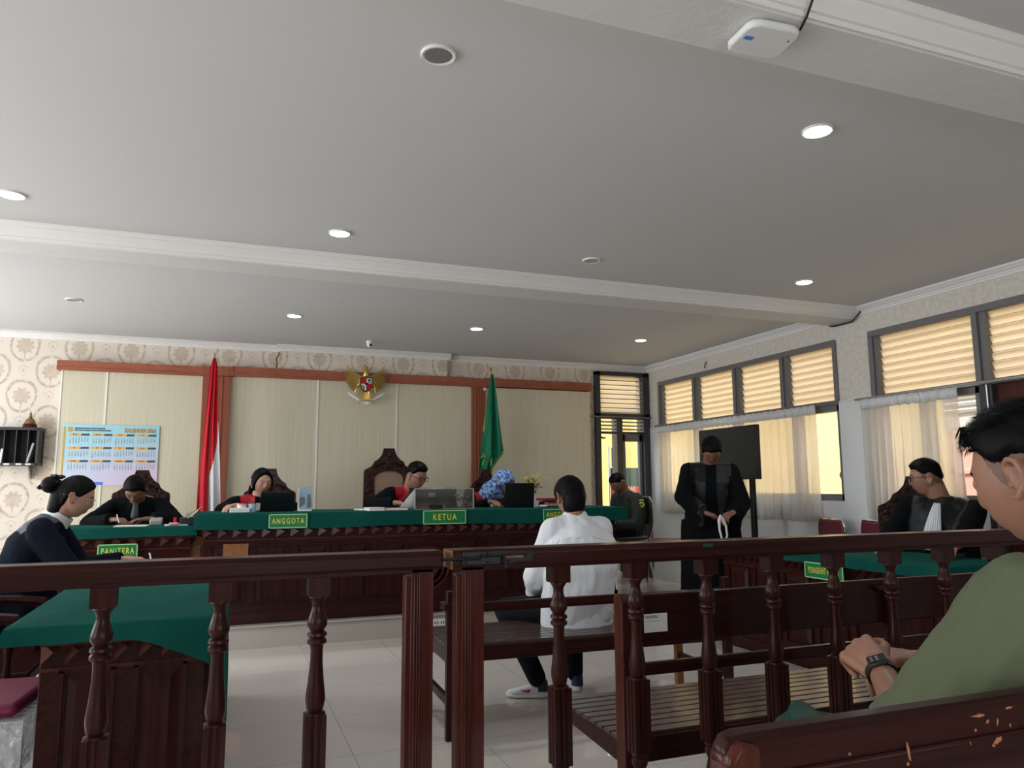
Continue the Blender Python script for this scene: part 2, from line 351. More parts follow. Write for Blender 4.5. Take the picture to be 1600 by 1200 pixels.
# beams
mb = MB().b2(XL, XR_, 4.885, 5.155, 2.60, ZC); struct('ceiling_beam', mb, 'beam_paint', bevel=.006)
mb = MB().b2(XL, XR_, 1.665, 1.90, 2.60, ZC); struct('ceiling_beam', mb, 'beam_paint', bevel=.006)
def cornice(name, a, b, prof, axis):      # prof: (out from wall, z) outline
    mb = MB(); mb.prism(prof, axis, a, b); return struct(name, mb, 'cornice_paint', smooth=25)
def cp(y, s=1, h=.095, d=.075):  # profile against a face at y, coming towards -s
    pr = [(0, ZC), (0, ZC-h), (.010, ZC-h), (.012, ZC-h+.016), (.022, ZC-h+.018), (.024, ZC-h+.028), (.034, ZC-h*.55), (.050, ZC-h*.36), (.052, ZC-h*.30), (.062, ZC-h*.26), (d, ZC-h*.10), (d, ZC)]
    return [(y-s*p, z) for p, z in pr]
cornice('trim_4', XL, XR_, cp(4.885), 'x')
cornice('trim_5', XL, XR_, cp(1.665), 'x')
S = .055
cornice('trim_6', XL, .505, cp(YB, 1, .065, S), 'x'); cornice('trim_7', .47, 2.385, cp(YB-.085, 1, .065, S), 'x'); cornice('trim_8', 2.35, XR_, cp(YB, 1, .065, S), 'x')
cornice('trim_9', YF, 1.62, cp(XR_, 1, .07, .06), 'y'); cornice('trim_10', 1.90, 4.85, cp(XR_, 1, .07, .06), 'y'); cornice('trim_11', 5.155, YB, cp(XR_, 1, .07, .06), 'y')

# timber panelling of the judges' wall: boards, seams, band, pilasters
PF = 8.245
pan = thing('wall_panelling', 'pale grained wall boards framed by red-brown timber on the back wall', 'wall panelling', (1.32, PF, .17))
mb = MB()
for a, b in ((-1.50, -.24), (.03, 2.64), (2.80, 4.165)): mb.b2(a, b, PF, YB-.002, .17, 2.335)
obj('board', mb, 'panel_board', pan, world=True)
for x in (-1.108, .91, 1.768): obj('seam_strip', MB().b2(x-.008, x+.008, PF-.006, PF+.01, .17, 2.335), 'seam_strip', pan, world=True)
obj('edge_strip', MB().b2(-1.505, -1.49, PF-.005, PF+.03, .17, 2.335), 'seam_strip', pan, world=True)
for a, b, z0, z1 in ((-1.54, -.24, 2.325, 2.418), (.03, 2.635, 2.335, 2.436), (2.80, 4.175, 2.345, 2.44)):
    mb = MB(); mb.b2(a, b, PF-.05, YB-.001, z0, z1); mb.b2(a, b, PF-.058, PF-.048, z0+.012, z0+.03); obj('timber_band', mb, 'trim_wood', pan, world=True, bevel=.004)
for a, b in ((-.24, .03), (2.635, 2.80)):
    mb = MB(); mb.b2(a, b, PF-.035, YB-.001, .17, 2.33); mb.b2(a-.02, b+.02, PF-.055, YB-.001, 2.33, 2.43)
    for k in range(3): x = a+(b-a)*(.3+.2*k); mb.b2(x-.005, x+.005, PF-.042, PF-.03, .17, 2.33)
    obj('pilaster', mb, 'trim_wood_z', pan, world=True, bevel=.004)
tag(obj('wall_switch', MB().lathe([(.0, 0), (.018, 0), (.018, .012), (.012, .016), (.011, .010), (0, .010)], (2.79, PF-.037, 2.31), (0, -1, 0)), 'plastic_white'), 'small round white fitting on the timber pilaster behind the green flag', 'wall fitting')
# loose cables
tag(obj('cable', MB().tube([(.50, YB-.09, 2.62), (.49, YB-.1, 2.58), (.47, YB-.09, 2.55), (.48, YB-.1, 2.5), (.475, YB-.09, 2.44)], .006), 'black'), 'short dark cable hanging at the wallpaper corner above the timber band', 'cable')
tag(obj('cable', MB().tube([(XR_-.03, YB-.03, 2.62), (XR_-.05, YB-.06, 2.59), (XR_-.10, YB-.03, 2.585)], .008), 'black'), 'short dark cable in the ceiling corner above the open door', 'cable')
tag(obj('cable', MB().tube([(XR_-.02, 4.80, 2.66), (XR_-.04, 4.86, 2.60), (XR_-.03, 4.9, 2.585), (XR_-.03, 5.1, 2.585), (XR_-.02, 5.17, 2.6)], .007), 'black'), 'dark cable looped around the end of the ceiling beam at the window wall', 'cable')
tag(obj('wall_hook', MB().tube([(XR_-.005, 7.05, 2.57), (XR_-.02, 7.04, 2.55), (XR_-.03, 7.05, 2.52), (XR_-.02, 7.06, 2.50)], .007), 'brass_old'), 'little metal hook on the wall above the louvred windows', 'hook')

# ------------------------------------------------------------------ back doorway
d1 = MB(); y0, y1 = YB-.06, YB+.12
for a, b in ((4.27, 4.335), (4.94, 5.03)): d1.b2(a, b, y0, y1, 0, 2.61)
d1.b2(4.27, 5.03, y0, y1, 2.56, 2.61); d1.b2(4.27, 5.03, y0, y1, 2.03, 2.085)
door = struct('door_1', d1, 'frame_dark', bevel=.004)
mb = MB(); mb.b2(4.335, 4.94, y0+.03, y0+.06, 1.83, 1.86); mb.b2(4.565, 4.645, y0+.02, y1-.02, 0, 2.04); obj('door_mullion', mb, 'frame_dark', door, world=True)
mb = MB()
for k in range(8): mb.box((4.637, YB+.02, 2.12+.058*k), (.60, .060, .005), rx=R(68))
obj('louver_panes', mb, 'louver_glass', door, world=True)
mb = MB()
for k in range(8): mb.b2(4.335, 4.94, YB-.02, YB-.012, 2.095+.058*k, 2.103+.058*k)
obj('louver_clips', mb, 'frame_dark', door, world=True)
mb = MB()
for k in range(4):
    mb.box((4.45, YB+.02, 1.895+.045*k), (.23, .05, .005), rx=R(30)); mb.box((4.79, YB+.02, 1.895+.045*k), (.29, .05, .005), rx=R(30))
obj('fanlight_panes', mb, 'louver_glass', door, world=True)
mb = MB()
for k in range(4): mb.b2(4.335, 4.94, YB, YB+.008, 1.885+.045*k, 1.893+.045*k)
obj('fanlight_clips', mb, 'frame_dark', door, world=True)
dl = MB(); dl.b2(4.645, 4.70, YB, YB+.04, 0, 1.83); dl.b2(4.90, 4.94, YB, YB+.04, 0, 1.83); dl.b2(4.645, 4.94, YB, YB+.04, 1.74, 1.83); dl.b2(4.645, 4.94, YB, YB+.04, .92, 1.06); dl.b2(4.645, 4.94, YB, YB+.04, 0, .15)
lf = obj('door_leaf', dl, 'frame_grey', door, world=True, bevel=.003)
obj('pane', MB().b2(4.70, 4.90, YB+.018, YB+.022, 1.06, 1.74), 'clear_glass', lf, world=True)
obj('lower_panel', MB().b2(4.70, 4.90, YB+.012, YB+.028, .15, .92), 'panel_board', lf, world=True)
dl = MB(); M_ = Matrix.Translation((4.335, YB+.03, 0)) @ Matrix.Rotation(R(80), 4, 'Z')
for a, b, z0, z1 in ((0, .05, 0, 1.83), (.20, .25, 0, 1.83), (.05, .20, 1.76, 1.83), (.05, .20, .9, 1.0), (.05, .2, 0, .15)): dl.box(((a+b)/2, 0, (z0+z1)/2), (b-a, .04, z1-z0), M_)
obj('door_leaf', dl, 'frame_grey', door, world=True, bevel=.003)
obj('door_closer', MB().tube([(4.36, YB+.04, 1.80), (4.40, YB+.02, 1.78), (4.43, YB+.02, 1.785)], .012), 'frame_dark', door, world=True)
obj('curtain_wire', MB().b2(4.17, 5.10, y0-.03, y0-.015, 2.03, 2.045), 'frame_grey', door, world=True)

# ------------------------------------------------------------------ right wall windows
def window(name, ya, yb, mull, xo=XR_):
    mb = MB(); x0, x1 = xo-.02, xo+.10
    mb.b2(x0, x1, ya, yb, 2.42, 2.47); mb.b2(x0, x1, ya, yb, 1.89, 1.925)
    for y in [ya+.018, yb-.018]+list(mull): mb.b2(x0+.002, x1-.002, y-.022, y+.022, 1.91, 2.45)
    o = struct(name, mb, 'frame_grey', bevel=.004)
    ys = sorted([ya, yb]+list(mull))
    for a, b in zip(ys, ys[1:]):
        g = MB()
        for k in range(8): g.box((xo+.05, (a+b)/2, 1.955+.062*k), (.072, b-a-.05, .005), ry=R(66))
        obj('louver_panes', g, 'louver_glass', o, world=True)
        g = MB()
        for k in range(8): g.b2(xo+.018, xo+.024, a+.02, b-.02, 1.929+.062*k, 1.932+.062*k)
        obj('louver_clips', g, 'frame_grey', o, world=True)
        obj('louver_channel', MB().b2(xo+.005, xo+.07, b-.075, b-.022, 1.925, 2.42), 'frame_grey', o, world=True)
    return o
w1 = window('window_1', 5.125, 8.07, (5.83, 6.565, 7.31))
w2 = window('window_2', 2.2, 4.755, (3.795, 2.95))
def casement(name, ya, yb, mull):
    mb = MB(); x0, x1 = XR_+.02, XR_+.11
    mb.b2(x0, x1, ya, yb, 1.05, 1.11); mb.b2(x0, x1, ya, yb, 1.84, 1.9)
    for y, h in [(ya+.03, .03), (yb-.03, .03)]+[(q, .04) for q in mull]: mb.b2(x0, x1, y-h, y+h, 1.05, 1.9)
    o = struct(name, mb, 'trim_wood_z', bevel=.004)
    obj('pane', MB().b2(XR_+.06, XR_+.064, ya+.05, yb-.05, 1.1, 1.85), 'clear_glass', o, world=True); return o
w3 = casement('window_3', 5.125, 8.07, (5.72, 6.62, 7.35)); w4 = casement('window_4', 3.80, 4.755, (4.30,))
for o in (w3, w4): o.data.materials[0] = MATS['frame_grey']
# curtains
def curtain(label, ya, yb, zt, zb, x, n_, amp, seed):
    t = thing('curtain', label, 'curtain', (x, (ya+yb)/2, zb)); rnd = random.Random(seed); ph = [rnd.uniform(0, 6) for _ in range(5)]
    NY, NZ = n_*10, 14; L = yb-ya
    def pt(u, v):
        y = ya+L*u; w_ = sin(u*n_*2*pi+1.2*sin(u*9+ph[0])); k = amp*(.35+.65*v)
        return (x+k*w_+.012*v*sin(u*23+ph[1]), y+.012*v*cos(u*n_*2*pi+ph[2]), zt+(zb-zt)*v+.006*sin(u*31+ph[3])*v)
    vv = [pt(i/NY, j/NZ) for i in range(NY+1) for j in range(NZ+1)]
    ff = [(i*(NZ+1)+j, (i+1)*(NZ+1)+j, (i+1)*(NZ+1)+j+1, i*(NZ+1)+j+1) for i in range(NY) for j in range(NZ)]
    m1 = MB(); m1.add(vv, ff); o = obj('sheer_cloth', m1, 'curtain_sheer', t, world=True, smooth=60, solid=.0008)
    m2 = MB(); vv = []
    for i in range(NY+1):
        for zz_ in (zt+.035, zt-.045): p = pt(i/NY, 0); vv.append((p[0]-.006-.012*max(0, sin(i/NY*n_*2*pi)), p[1], zz_+.004*sin(i*.7)))
    m2.add(vv, [(2*i, 2*i+2, 2*i+3, 2*i+1) for i in range(NY)]); obj('pleated_heading', m2, 'curtain_header', t, world=True, smooth=60, solid=.003)
    return t
curtain('long pale sheer curtain over the far window, its right end beside the wall pier', 5.36, 8.02, 1.87, .86, XR_-.06, 26, .026, 1)
curtain('shorter pale sheer curtain left of the carved brown door, behind the seated lawyer', 3.93, 4.84, 1.86, .86, XR_-.06, 11, .03, 2)
mb = MB().tube([(XR_-.05, 5.10, 1.915), (XR_-.05, 8.1, 1.92)], .011); tag(obj('curtain_rod', mb, 'frame_grey'), 'grey curtain rod below the far row of louvred windows', 'curtain rod')
mb = MB().tube([(XR_-.05, 2.3, 1.90), (XR_-.05, 4.90, 1.905)], .011); tag(obj('curtain_rod', mb, 'silver'), 'silvery curtain rod below the nearer louvred windows', 'curtain rod')
# carved door at the right, standing in its frame
mb = MB(); mb.b2(XR_-.02, XR_+.12, 3.70, 3.80, 0, 1.9); mb.b2(XR_-.02, XR_+.12, 2.2, 2.3, 0, 1.9)
d2 = struct('door_2', mb, 'frame_dark', bevel=.005)
obj('pipe', MB().tube([(XR_-.03, 3.73, 0), (XR_-.03, 3.73, 1.89)], .008), 'silver', d2, world=True)
mb = MB()
for a, b in ((2.30, 3.0), (3.0, 3.70)):
    mb.b2(XR_+.02, XR_+.06, a+.005, b-.005, .02, 1.89)
    for z0, z1 in ((.15, .85), (.95, 1.75)):
        mb.b2(XR_+.005, XR_+.02, a+.08, b-.08, z0, z1); mb.sph((XR_+.01, (a+b)/2, (z0+z1)/2), (.02, .16, .28))
        for q in range(6): mb.sph((XR_+.005, (a+b)/2+.15*cos(q*pi/3), (z0+z1)/2+.22*sin(q*pi/3)), (.018, .06, .08))
lfo = obj('door_leaf', mb, 'wood_red', d2, world=True, bevel=.006); lfo.data.materials[0] = MATS['wood_carved_red'] if 'wood_carved_red' in MATS else MATS['wood_red']
mb = MB().lathe([(.030, 0), (.034, 0), (.034, .003), (.030, .003)], (XR_+.055, 5.20, 1.275), (-1, 0, 0), 24); mb.box((XR_+.053, 5.20, 1.275), (.003, .055, .006), rx=R(45)); mb.box((XR_+.052, 5.20, 1.275), (.003, .036, .008), rx=R(-20))
tag(obj('no_smoking_sticker', mb, 'poster_red'), 'small round red no-smoking sticker on the window pane by the wall pier', 'sticker')

# ------------------------------------------------------------------ outside
mb = MB().b2(5.19, 12, -3, 16, -.15, -.02); mb.b2(-4, 5.19, 8.5, 16, -.15, -.02); struct('ground', mb, 'outer_ground')
mb = MB(); mb.b2(7.3, 7.5, -3, 13.2, 0, 3.3); mb.b2(2.2, 7.5, 12.8, 13, 0, 3.6)
struct('wall_outside', mb, 'yellow_wall')
ho = thing('pink_door', 'pink panelled door of the neighbouring building seen past the short curtain', 'door', (7.28, 5.1, 0))
mb = MB(); mb.b2(7.22, 7.3, 4.35, 5.85, 0, 1.75); obj('leaf', mb, 'pink_paint', ho, world=True)
mb = MB()
for y in (4.4, 4.88, 5.36, 5.8): mb.b2(7.19, 7.23, y-.03, y+.03, 0, 1.75)
for z in (.05, .85, 1.32, 1.72): mb.b2(7.19, 7.23, 4.35, 5.85, z-.03, z+.03)
obj('rail', mb, 'pink_paint', ho, world=True, bevel=.01)
mb = MB(); mb.b2(7.22, 7.3, 4.3, 5.9, 1.78, 2.6)
sh = thing('louvred_shutter', 'grey-white slatted shutter above the pink door outside', 'shutter', (7.24, 5.1, 1.78)); obj('shutter_frame', mb, 'shutter', sh, world=True)
mb = MB()
for k in range(9): mb.box((7.19, 5.1, 1.95+.07*k), (.05, 1.5, .012), ry=R(35))
obj('slats', mb, 'white_paint', sh, world=True)
# banner standing outside the door
bt = thing('banner', 'standing green banner with red lower part seen through the door pane', 'banner', (4.86, 8.75, 0))
obj('banner_sheet', MB().b2(4.70, 5.16, 8.75, 8.756, .95, 1.42), 'poster_teal', bt, world=True)
obj('red_panel', MB().b2(4.70, 5.16, 8.744, 8.751, 1.02, 1.18), 'poster_red', bt, world=True)
obj('green_sheet', MB().b2(4.72, 4.93, 8.744, 8.75, 1.43, 1.68), 'poster_green', bt, world=True)
text('lettering', 'BERANTAS', .075, 'paper', bt, face_mY((4.90, 8.742, 1.148)), sx=.85, bold=.002)
text('lettering', 'KORUPSI', .095, 'paper', bt, face_mY((4.91, 8.742, 1.07)), sx=.85, bold=.003)
mb = MB()
for k in range(3): mb.b2(4.73, 4.85+.02*(k % 2), 8.74, 8.745, 1.46+.06*k, 1.468+.06*k)
obj('printed_line', mb, 'paper', bt, world=True)
obj('emblem', MB().lathe([(.034, 0), (.045, 0), (.045, .004), (.034, .004)], (4.80, 8.748, 1.33), (0, -1, 0), 20).sph((4.80, 8.745, 1.33), (.018, .004, .018)), 'yellow_logo', bt, world=True)
obj('emblem', MB().lathe([(.014, 0), (.024, 0), (.024, .004), (.014, .004)], (4.89, 8.744, 1.62), (0, -1, 0), 16), 'paper', bt, world=True)
mb = MB(); mb.tube([(4.69, 8.77, 0), (4.69, 8.77, 1.7)], .01); mb.tube([(5.17, 8.77, 0), (5.17, 8.77, 1.7)], .01); obj('stand_pole', mb, 'silver', bt, world=True)
mb = MB().tube([(4.36, 9.6, 1.78), (4.75, 9.6, 1.2), (5.0, 9.6, .82)], .035); tag(obj('handrail', mb, 'frame_grey'), 'grey sloping handrail outside the open door leaf', 'handrail')
rnd = random.Random(5); mb = MB()
for k in range(260):
    c = V((4.35+rnd.gauss(0, .12), 9.3+rnd.gauss(0, .15), .85+rnd.gauss(0, .14))); a = rnd.uniform(0, 6)
    mb.add([c, c+V((.03*cos(a), .02, .03)), c+V((0, .01, .07)), c+V((-.03*cos(a), -.01, .03))], [(0, 1, 2, 3)])
pl = thing('shrub', 'leafy green shrub outside the open door', 'shrub', (4.35, 9.3, 0)); obj('leaves', mb, 'tree_leaf', pl, world=True, solid=.002)
obj('stem', MB().tube([(4.35, 9.3, 0), (4.34, 9.3, .8)], .015), 'wood_pale', pl, world=True)

# ------------------------------------------------------------------ ceiling fittings
def downlight(x, y, lit, label, r=.062):
    t = thing('downlight', label, 'ceiling lamp', (x, y, ZC), 0, 'recessed ceiling downlights')
    obj('trim_ring', MB().lathe([(r*.78, -.001), (r*.80, -.008), (r*.95, -.010), (r, -.006), (r, .004), (r*.78, .004)], seg=32), 'white_paint' if lit else 'cornice_paint', t)
    if lit: obj('diffuser', MB().lathe([(0.001, -.016), (r*.5, -.0145), (r*.86, -.009), (r*.88, -.004), (.001, -.004)], seg=24), lit, t)
    else:
        obj('reflector', MB().lathe([(r*.78, -.007), (r*.68, .0), (r*.42, .05), (.001, .05), (.001, .056), (r*.46, .056), (r*.69, .004), (r*.79, -.003)], seg=32), 'reflector', t)
        obj('bulb', MB().sph((0, 0, .036), (r*.36, r*.36, .02)), 'glass_frost', t)
    return t
downlight(.641, 2.386, None, 'large unlit downlight nearest the camera, at the top of the picture')
downlight(2.25, 4.39, None, 'unlit downlight just in front of the beam, between two lit ones')
downlight(-1.187, 6.762, None, 'unlit downlight behind the beam, far left')
for x, y, mm, lb in ((2.312, 2.378, 'lamp_on', 'lit downlight nearest the white box on the rear beam'), (-1.082, 4.377, 'lamp_on', 'lit downlight at the left edge of the picture'), (.586, 4.405, 'lamp_on', 'lit downlight before the beam, above the red and white flag'), (3.997, 4.335, 'lamp_on', 'lit downlight before the beam near the window wall'),
    (.525, 6.765, 'lamp_on_far', 'lit downlight behind the beam, leftmost lit one there'), (2.216, 6.755, 'lamp_on_far', 'lit downlight behind the beam, above the green flag'), (4.012, 6.74, 'lamp_on_far', 'lit downlight behind the beam, above the open door')):
    downlight(x, y, mm, lb, .064)
    ld = bpy.data.lights.new('lamp_light', 'SPOT'); ld.energy = 26; ld.spot_size = R(120); ld.spot_blend = .8; ld.color = (.86, .92, 1); ld.shadow_soft_size = .05
    lo = bpy.data.objects.new('lamp_light', ld); C.objects.link(lo); lo.location = (x, y, ZC-.03)
cc = thing('security_camera', 'small white dome camera on the ceiling above the national emblem', 'camera', (1.36, 7.72, ZC))
obj('mount', MB().lathe([(.03, 0), (.035, -.01), (.03, -.03), (.001, -.03)], seg=20), 'plastic_white', cc)
obj('housing', MB().sph((0, -.01, -.04), (.032, .032, .032)), 'plastic_white', cc)
obj('lens', MB().sph((.006, -.034, -.048), (.016, .012, .016)), 'black', cc)
rb = thing('wireless_router', 'flat white network box under the rear ceiling beam', 'router', (1.52, 1.765, 2.60), R(-4))
mb = MB(); o_ = []
for a in range(24): q = 2*pi*a/24; o_.append((.092*max(-1, min(1, 1.25*cos(q))), .078*max(-1, min(1, 1.25*sin(q)))))
mb.prism(o_, 'z', -.032, -.006); obj('housing', mb, 'plastic_white', rb, bevel=.008)
obj('bracket', MB().b2(-.06, .06, -.05, .05, -.008, 0), 'plastic_white', rb)
obj('blue_mark', MB().b2(-.075, -.045, -.02, -.004, -.0335, -.031), 'blue_tab', rb)
obj('status_light', MB().sph((.07, -.03, -.032), .003), 'black', rb)
tag(obj('cable', MB().tube([(1.60, 1.69, 2.585), (1.59, 1.65, 2.60), (1.585, 1.62, 2.63), (1.59, 1.59, 2.68)], .004), 'black'), 'thin black cable leaving the white network box over the beam moulding', 'cable')

# ------------------------------------------------------------------ balustrades
def square_flute(h=.027, g=.004):   # outline of a fluted square block
    o = []
    for q in range(4):
        for p in ((-1, 1), (-.45, 1), (-.38, 1-g/h), (-.25, 1-g/h), (-.18, 1), (.18, 1), (.25, 1-g/h), (.38, 1-g/h), (.45, 1)):
            c, s_ = cos(-q*pi/2), sin(-q*pi/2); o.append((h*(p[0]*c-p[1]*s_), h*(p[0]*s_+p[1]*c)))
    return o
VASE = [(.0215, .930), (.0225, .924), (.018, .918), (.0145, .910), (.0145, .898), (.019, .882), (.0245, .866), (.0245, .856), (.019, .846), (.0165, .842), (.0235, .837), (.0245, .831), (.0185, .826), (.0235, .820), (.0240, .813), (.0165, .807),
        (.0150, .795), (.0155, .765), (.0190, .725), (.0235, .690), (.0240, .675), (.0205, .656), (.0165, .650), (.0250, .647), (.0255, .643)]
def baluster_mb():
    mb = MB(); sq = lambda z0, z1, h=.0265: mb.prism([(-h, -h), (h, -h), (h, h), (-h, h)], 'z', z0, z1)
    sq(.928, .985); mb.lathe([(.001, .932)]+VASE+[(.001, .640)], seg=20)
    mb.prism(square_flute(.0255), 'z', .44, .643)
    mb.lathe([(.001, .445)]+[(r, .44-(z-.643)*-.0-(.930-z)) for r, z in VASE][:1]+[(.0245, .434), (.018, .428), (.0245, .42), (.0225, .41), (.0155, .395), (.0235, .35), (.024, .33), (.0165, .28), (.0150, .25), (.0245, .235), (.0245, .225), (.001, .222)], seg=20)
    sq(.03, .228); return mb
BAL = None
def railing(label, x0, x1, xs, post, latch):
    global BAL
    t = thing('railing', label, 'railing', ((x0+x1)/2, 2.0, 0))
    mb = MB(); pr = [(-.040, .984), (-.044, .990), (-.044, 1.018), (-.036, 1.030), (.036, 1.030), (.044, 1.018), (.044, .990), (.040, .984)]
    mb.prism([(2.0+a, b) for a, b in pr], 'x', x0, x1); mb.b2(x0+.01, x1-.01, 1.97, 2.03, .974, .986)
    obj('handrail', mb, 'wood_x', t, world=True, smooth=25, bevel=.002)
    mb = MB().b2(x0, x1, 1.965, 2.035, .0, .05); obj('bottom_rail', mb, 'wood_x', t, world=True)
    for x in xs:
        if BAL is None:
            b = obj('baluster', baluster_mb(), 'wood_z', t, smooth=35); BAL = b.data; 
        else: b = bpy.data.objects.new('baluster', BAL); C.objects.link(b); b.parent = t; WM[b.name] = WM[t.name]
        b.location = (x-(x0+x1)/2, 0, 0)
    a, b = post; mb = MB(); mb.b2(a, b, 1.97, 2.03, 0, .985)
    for q in (.25, .45, .62): x = a+(b-a)*q*.6; mb.b2(x-.002, x+.003, 1.966, 1.972, .02, .975)
    mb.b2(a-.012, a+.004, 1.98, 2.02, 0, .965); obj('end_post', mb, 'wood_red', t, world=True, bevel=.003)
    return t
railing('dark turned-baluster railing on the left, its cut end facing the gate gap', -1.9, .548, [-1.495, -1.245, -.995, -.745, -.495, -.245, .005, .236], (.468, .528), 0)
rr_ = railing('dark turned-baluster railing on the right with the black gate bolt', .575, 4.95, [.90+.2485*i for i in range(16)], (.605, .668), 1)
la = MB(); la.b2(.60, .745, 1.948, 1.957, .992, 1.024); la.b2(.735, .80, 1.946, 1.957, .996, 1.022); la.tube([(.545, 1.945, 1.008), (.65, 1.945, 1.008)], .005); la.tube([(.65, 1.942, 1.014), (.78, 1.942, 1.015)], .004)
la.tube([(.715, 1.938, 1.014), (.715, 1.928, .985)], .004)
for x in (.61, .67, .73, .79):
    for z in (.997, 1.02): la.sph((x, 1.946, z), .003, seg=8, rg=5)
lo_ = obj('gate_bolt', la, 'black_metal', rr_, world=True); lo_['label'] = 'black metal slide bolt on the rail end'
obj('rust_patch', MB().b2(.715, .77, 1.939, 1.943, 1.007, 1.017), 'wood_pale', lo_, world=True)
obj('raw_end', MB().b2(.5735, .5765, 1.957, 2.04, .982, 1.028), 'wood_pale', rr_, world=True)
obj('teal_patch', MB().b2(1.36, 1.395, 1.9545, 1.9565, 1.012, 1.022), 'bag_green', rr_, world=True)  # small teal patch on the handrail face

# ------------------------------------------------------------------ benches
def endpost(mb, x, y0, y1, z1, wd=.035):
    pr = [(y0, 0), (y1, 0), (y1, z1-.02), (y1-.006, z1-.005), (y1-.02, z1), (y0+.02, z1), (y0, z1-.02)]
    mb.prism(pr, 'x', x-wd/2, x+wd/2)
def slats(mb, x0, x1, y0, y1, z, n_, rz=0):
    wd = (y1-y0)/n_
    for k in range(n_): mb.b2(x0, x1, y0+k*wd+.004, y0+(k+1)*wd-.004, z-.016, z)
# the bench of the man in white
t = thing('bench', 'slatted dark wooden bench under the man in the white shirt', 'bench', (1.65, 3.87, 0), R(-1.5))
mb = MB(); slats(mb, -.60, 1.0, -.25, .27, .435, 9); obj('seat', mb, 'wood_worn', t, bevel=.002)
mb = MB(); mb.b2(-.58, .98, -.255, -.225, .35, .42); mb.b2(-.58, .98, .245, .27, .36, .42); mb.b2(-.60, -.57, -.25, .27, .35, .42); mb.b2(.97, 1.0, -.25, .27, .35, .42); obj('apron', mb, 'wood_x', t, bevel=.003)
obj('back_rail', MB().b2(-.60, 1.0, -.272, -.245, .585, .632), 'wood_x', t, bevel=.005)
obj('armrest', MB().b2(-.62, -.56, -.28, -.18, .60, .635), 'wood_z', t, bevel=.004)
for x in (-.585, .985):
    obj('leg', MB().b2(x-.022, x+.022, -.275, -.235, 0, .69), 'wood_z', t, bevel=.004)
    obj('leg', MB().b2(x-.022, x+.022, .235, .275, 0, .42), 'wood_z' if x < 0 else 'wood_pale', t, bevel=.004)
    obj('stretcher', MB().b2(x-.012, x+.012, -.24, .24, .15, .19), 'wood_x', t, bevel=.003)
obj('stretcher', MB().b2(-.585, -.45, .245, .265, .30, .335), 'wood_pale', t, bevel=.003)
# second bench close behind the railing
t = thing('bench', 'empty slatted bench behind the right railing with a white label on its backrest', 'bench', (1.15, 2.4, 0))
mb = MB(); slats(mb, 1.165, 3.3, 2.16, 2.62, .435, 9); obj('seat', mb, 'wood_worn', t, world=True, bevel=.002)
mb = MB()
mb.prism([(2.15, .36), (2.62, .385), (2.62, .428), (2.15, .428)], 'x', 1.165, 1.20); mb.b2(1.2, 3.3, 2.15, 2.17, .35, .425); mb.b2(1.2, 3.3, 2.60, 2.62, .38, .425)
obj('apron', mb, 'wood_x', t, world=True, bevel=.003)
obj('back_panel', MB().b2(1.19, 3.3, 2.125, 2.15, .707, .858), 'wood_x', t, world=True, bevel=.006)
obj('back_rail', MB().b2(1.19, 3.3, 2.125, 2.15, .612, .650), 'wood_x', t, world=True, bevel=.005)
for x in (1.175, 3.3):
    mb = MB(); endpost(mb, x, 2.10, 2.155, .865, .036); mb.prism([(2.04, .43), (2.1, .43), (2.1, .80), (2.09, .82)], 'x', x-.004, x+.018) if 0 else None
    obj('leg', mb, 'wood_red', t, world=True, bevel=.004)
    mb = MB(); mb.prism([(2.58, 0), (2.62, 0), (2.62, .42), (2.50, .42), (2.56, .34), (2.58, .27)], 'x', x-.018, x+.018); obj('leg', mb, 'wood_red', t, world=True, bevel=.004)
mb = MB(); mb.b2(2.225, 2.262, 2.095, 2.128, .40, .838); mb.b2(2.19, 2.262, 2.098, 2.125, .82, .838); obj('middle_upright', mb, 'wood_z', t, world=True, bevel=.006)
st = thing('paper_label', 'white printed inventory label on the backrest of the empty slatted bench', 'label', (1.285, 2.124, .77))
obj('sheet', MB().b2(1.247, 1.331, 2.1225, 2.1245, .742, .798), 'plastic_white', st, world=True)
for z_, x_ in ((.790, 1.292), (.7855, 1.297)): obj('printed_line', MB().b2(1.252, x_, 2.1218, 2.1226, z_, z_+.0022), 'ink', st, world=True)
mb = MB().b2(1.252, 1.30, 2.1218, 2.1226, .775, .7758); obj('printed_line', mb, 'black', st, world=True)
# a third bench beyond, beside the defence desk
t = thing('bench', 'dark bench mostly hidden between the man\'s white-shirt bench and the defence desk', 'bench', (2.3, 3.2, 0))
# nearest bench
t = thing('bench', 'foreground bench of the man in the olive shirt, backrest with chipped varnish', 'bench', (.6, 1.05, 0))
mb = MB(); pr = [(.585, .46), (2.35, .46), (2.35, .893), (.615, .893), (.597, .889), (.587, .875)]
mb.prism(pr, 'y', .815, .845); mb.b2(.640, 2.35, .808, .816, .56, .845); obj('back_panel', mb, 'wood_x', t, world=True, bevel=.006)
mb = MB(); mb.prism([(.585, 0), (.635, 0), (.635, .880), (.600, .888), (.585, .868)], 'y', .803, .85); obj('end_post', mb, 'wood_red', t, world=True, bevel=.008)
mb = MB(); slats(mb, .6, 2.35, .86, 1.32, .43, 8); obj('seat', mb, 'wood_worn', t, world=True, bevel=.003)
mb = MB(); mb.b2(.6, 2.35, 1.28, 1.31, .35, .415); mb.b2(.6, .63, .86, 1.31, .35, .415); obj('apron', mb, 'wood_x', t, world=True, bevel=.003)
for x in (.61, 2.33): obj('leg', MB().b2(x-.022, x+.022, 1.27, 1.31, 0, .415), 'wood_z', t, world=True, bevel=.004)
obj('leg', MB().b2(2.3, 2.35, .81, .85, 0, .46), 'wood_z', t, world=True, bevel=.004)
rnd = random.Random(3); mb = MB()
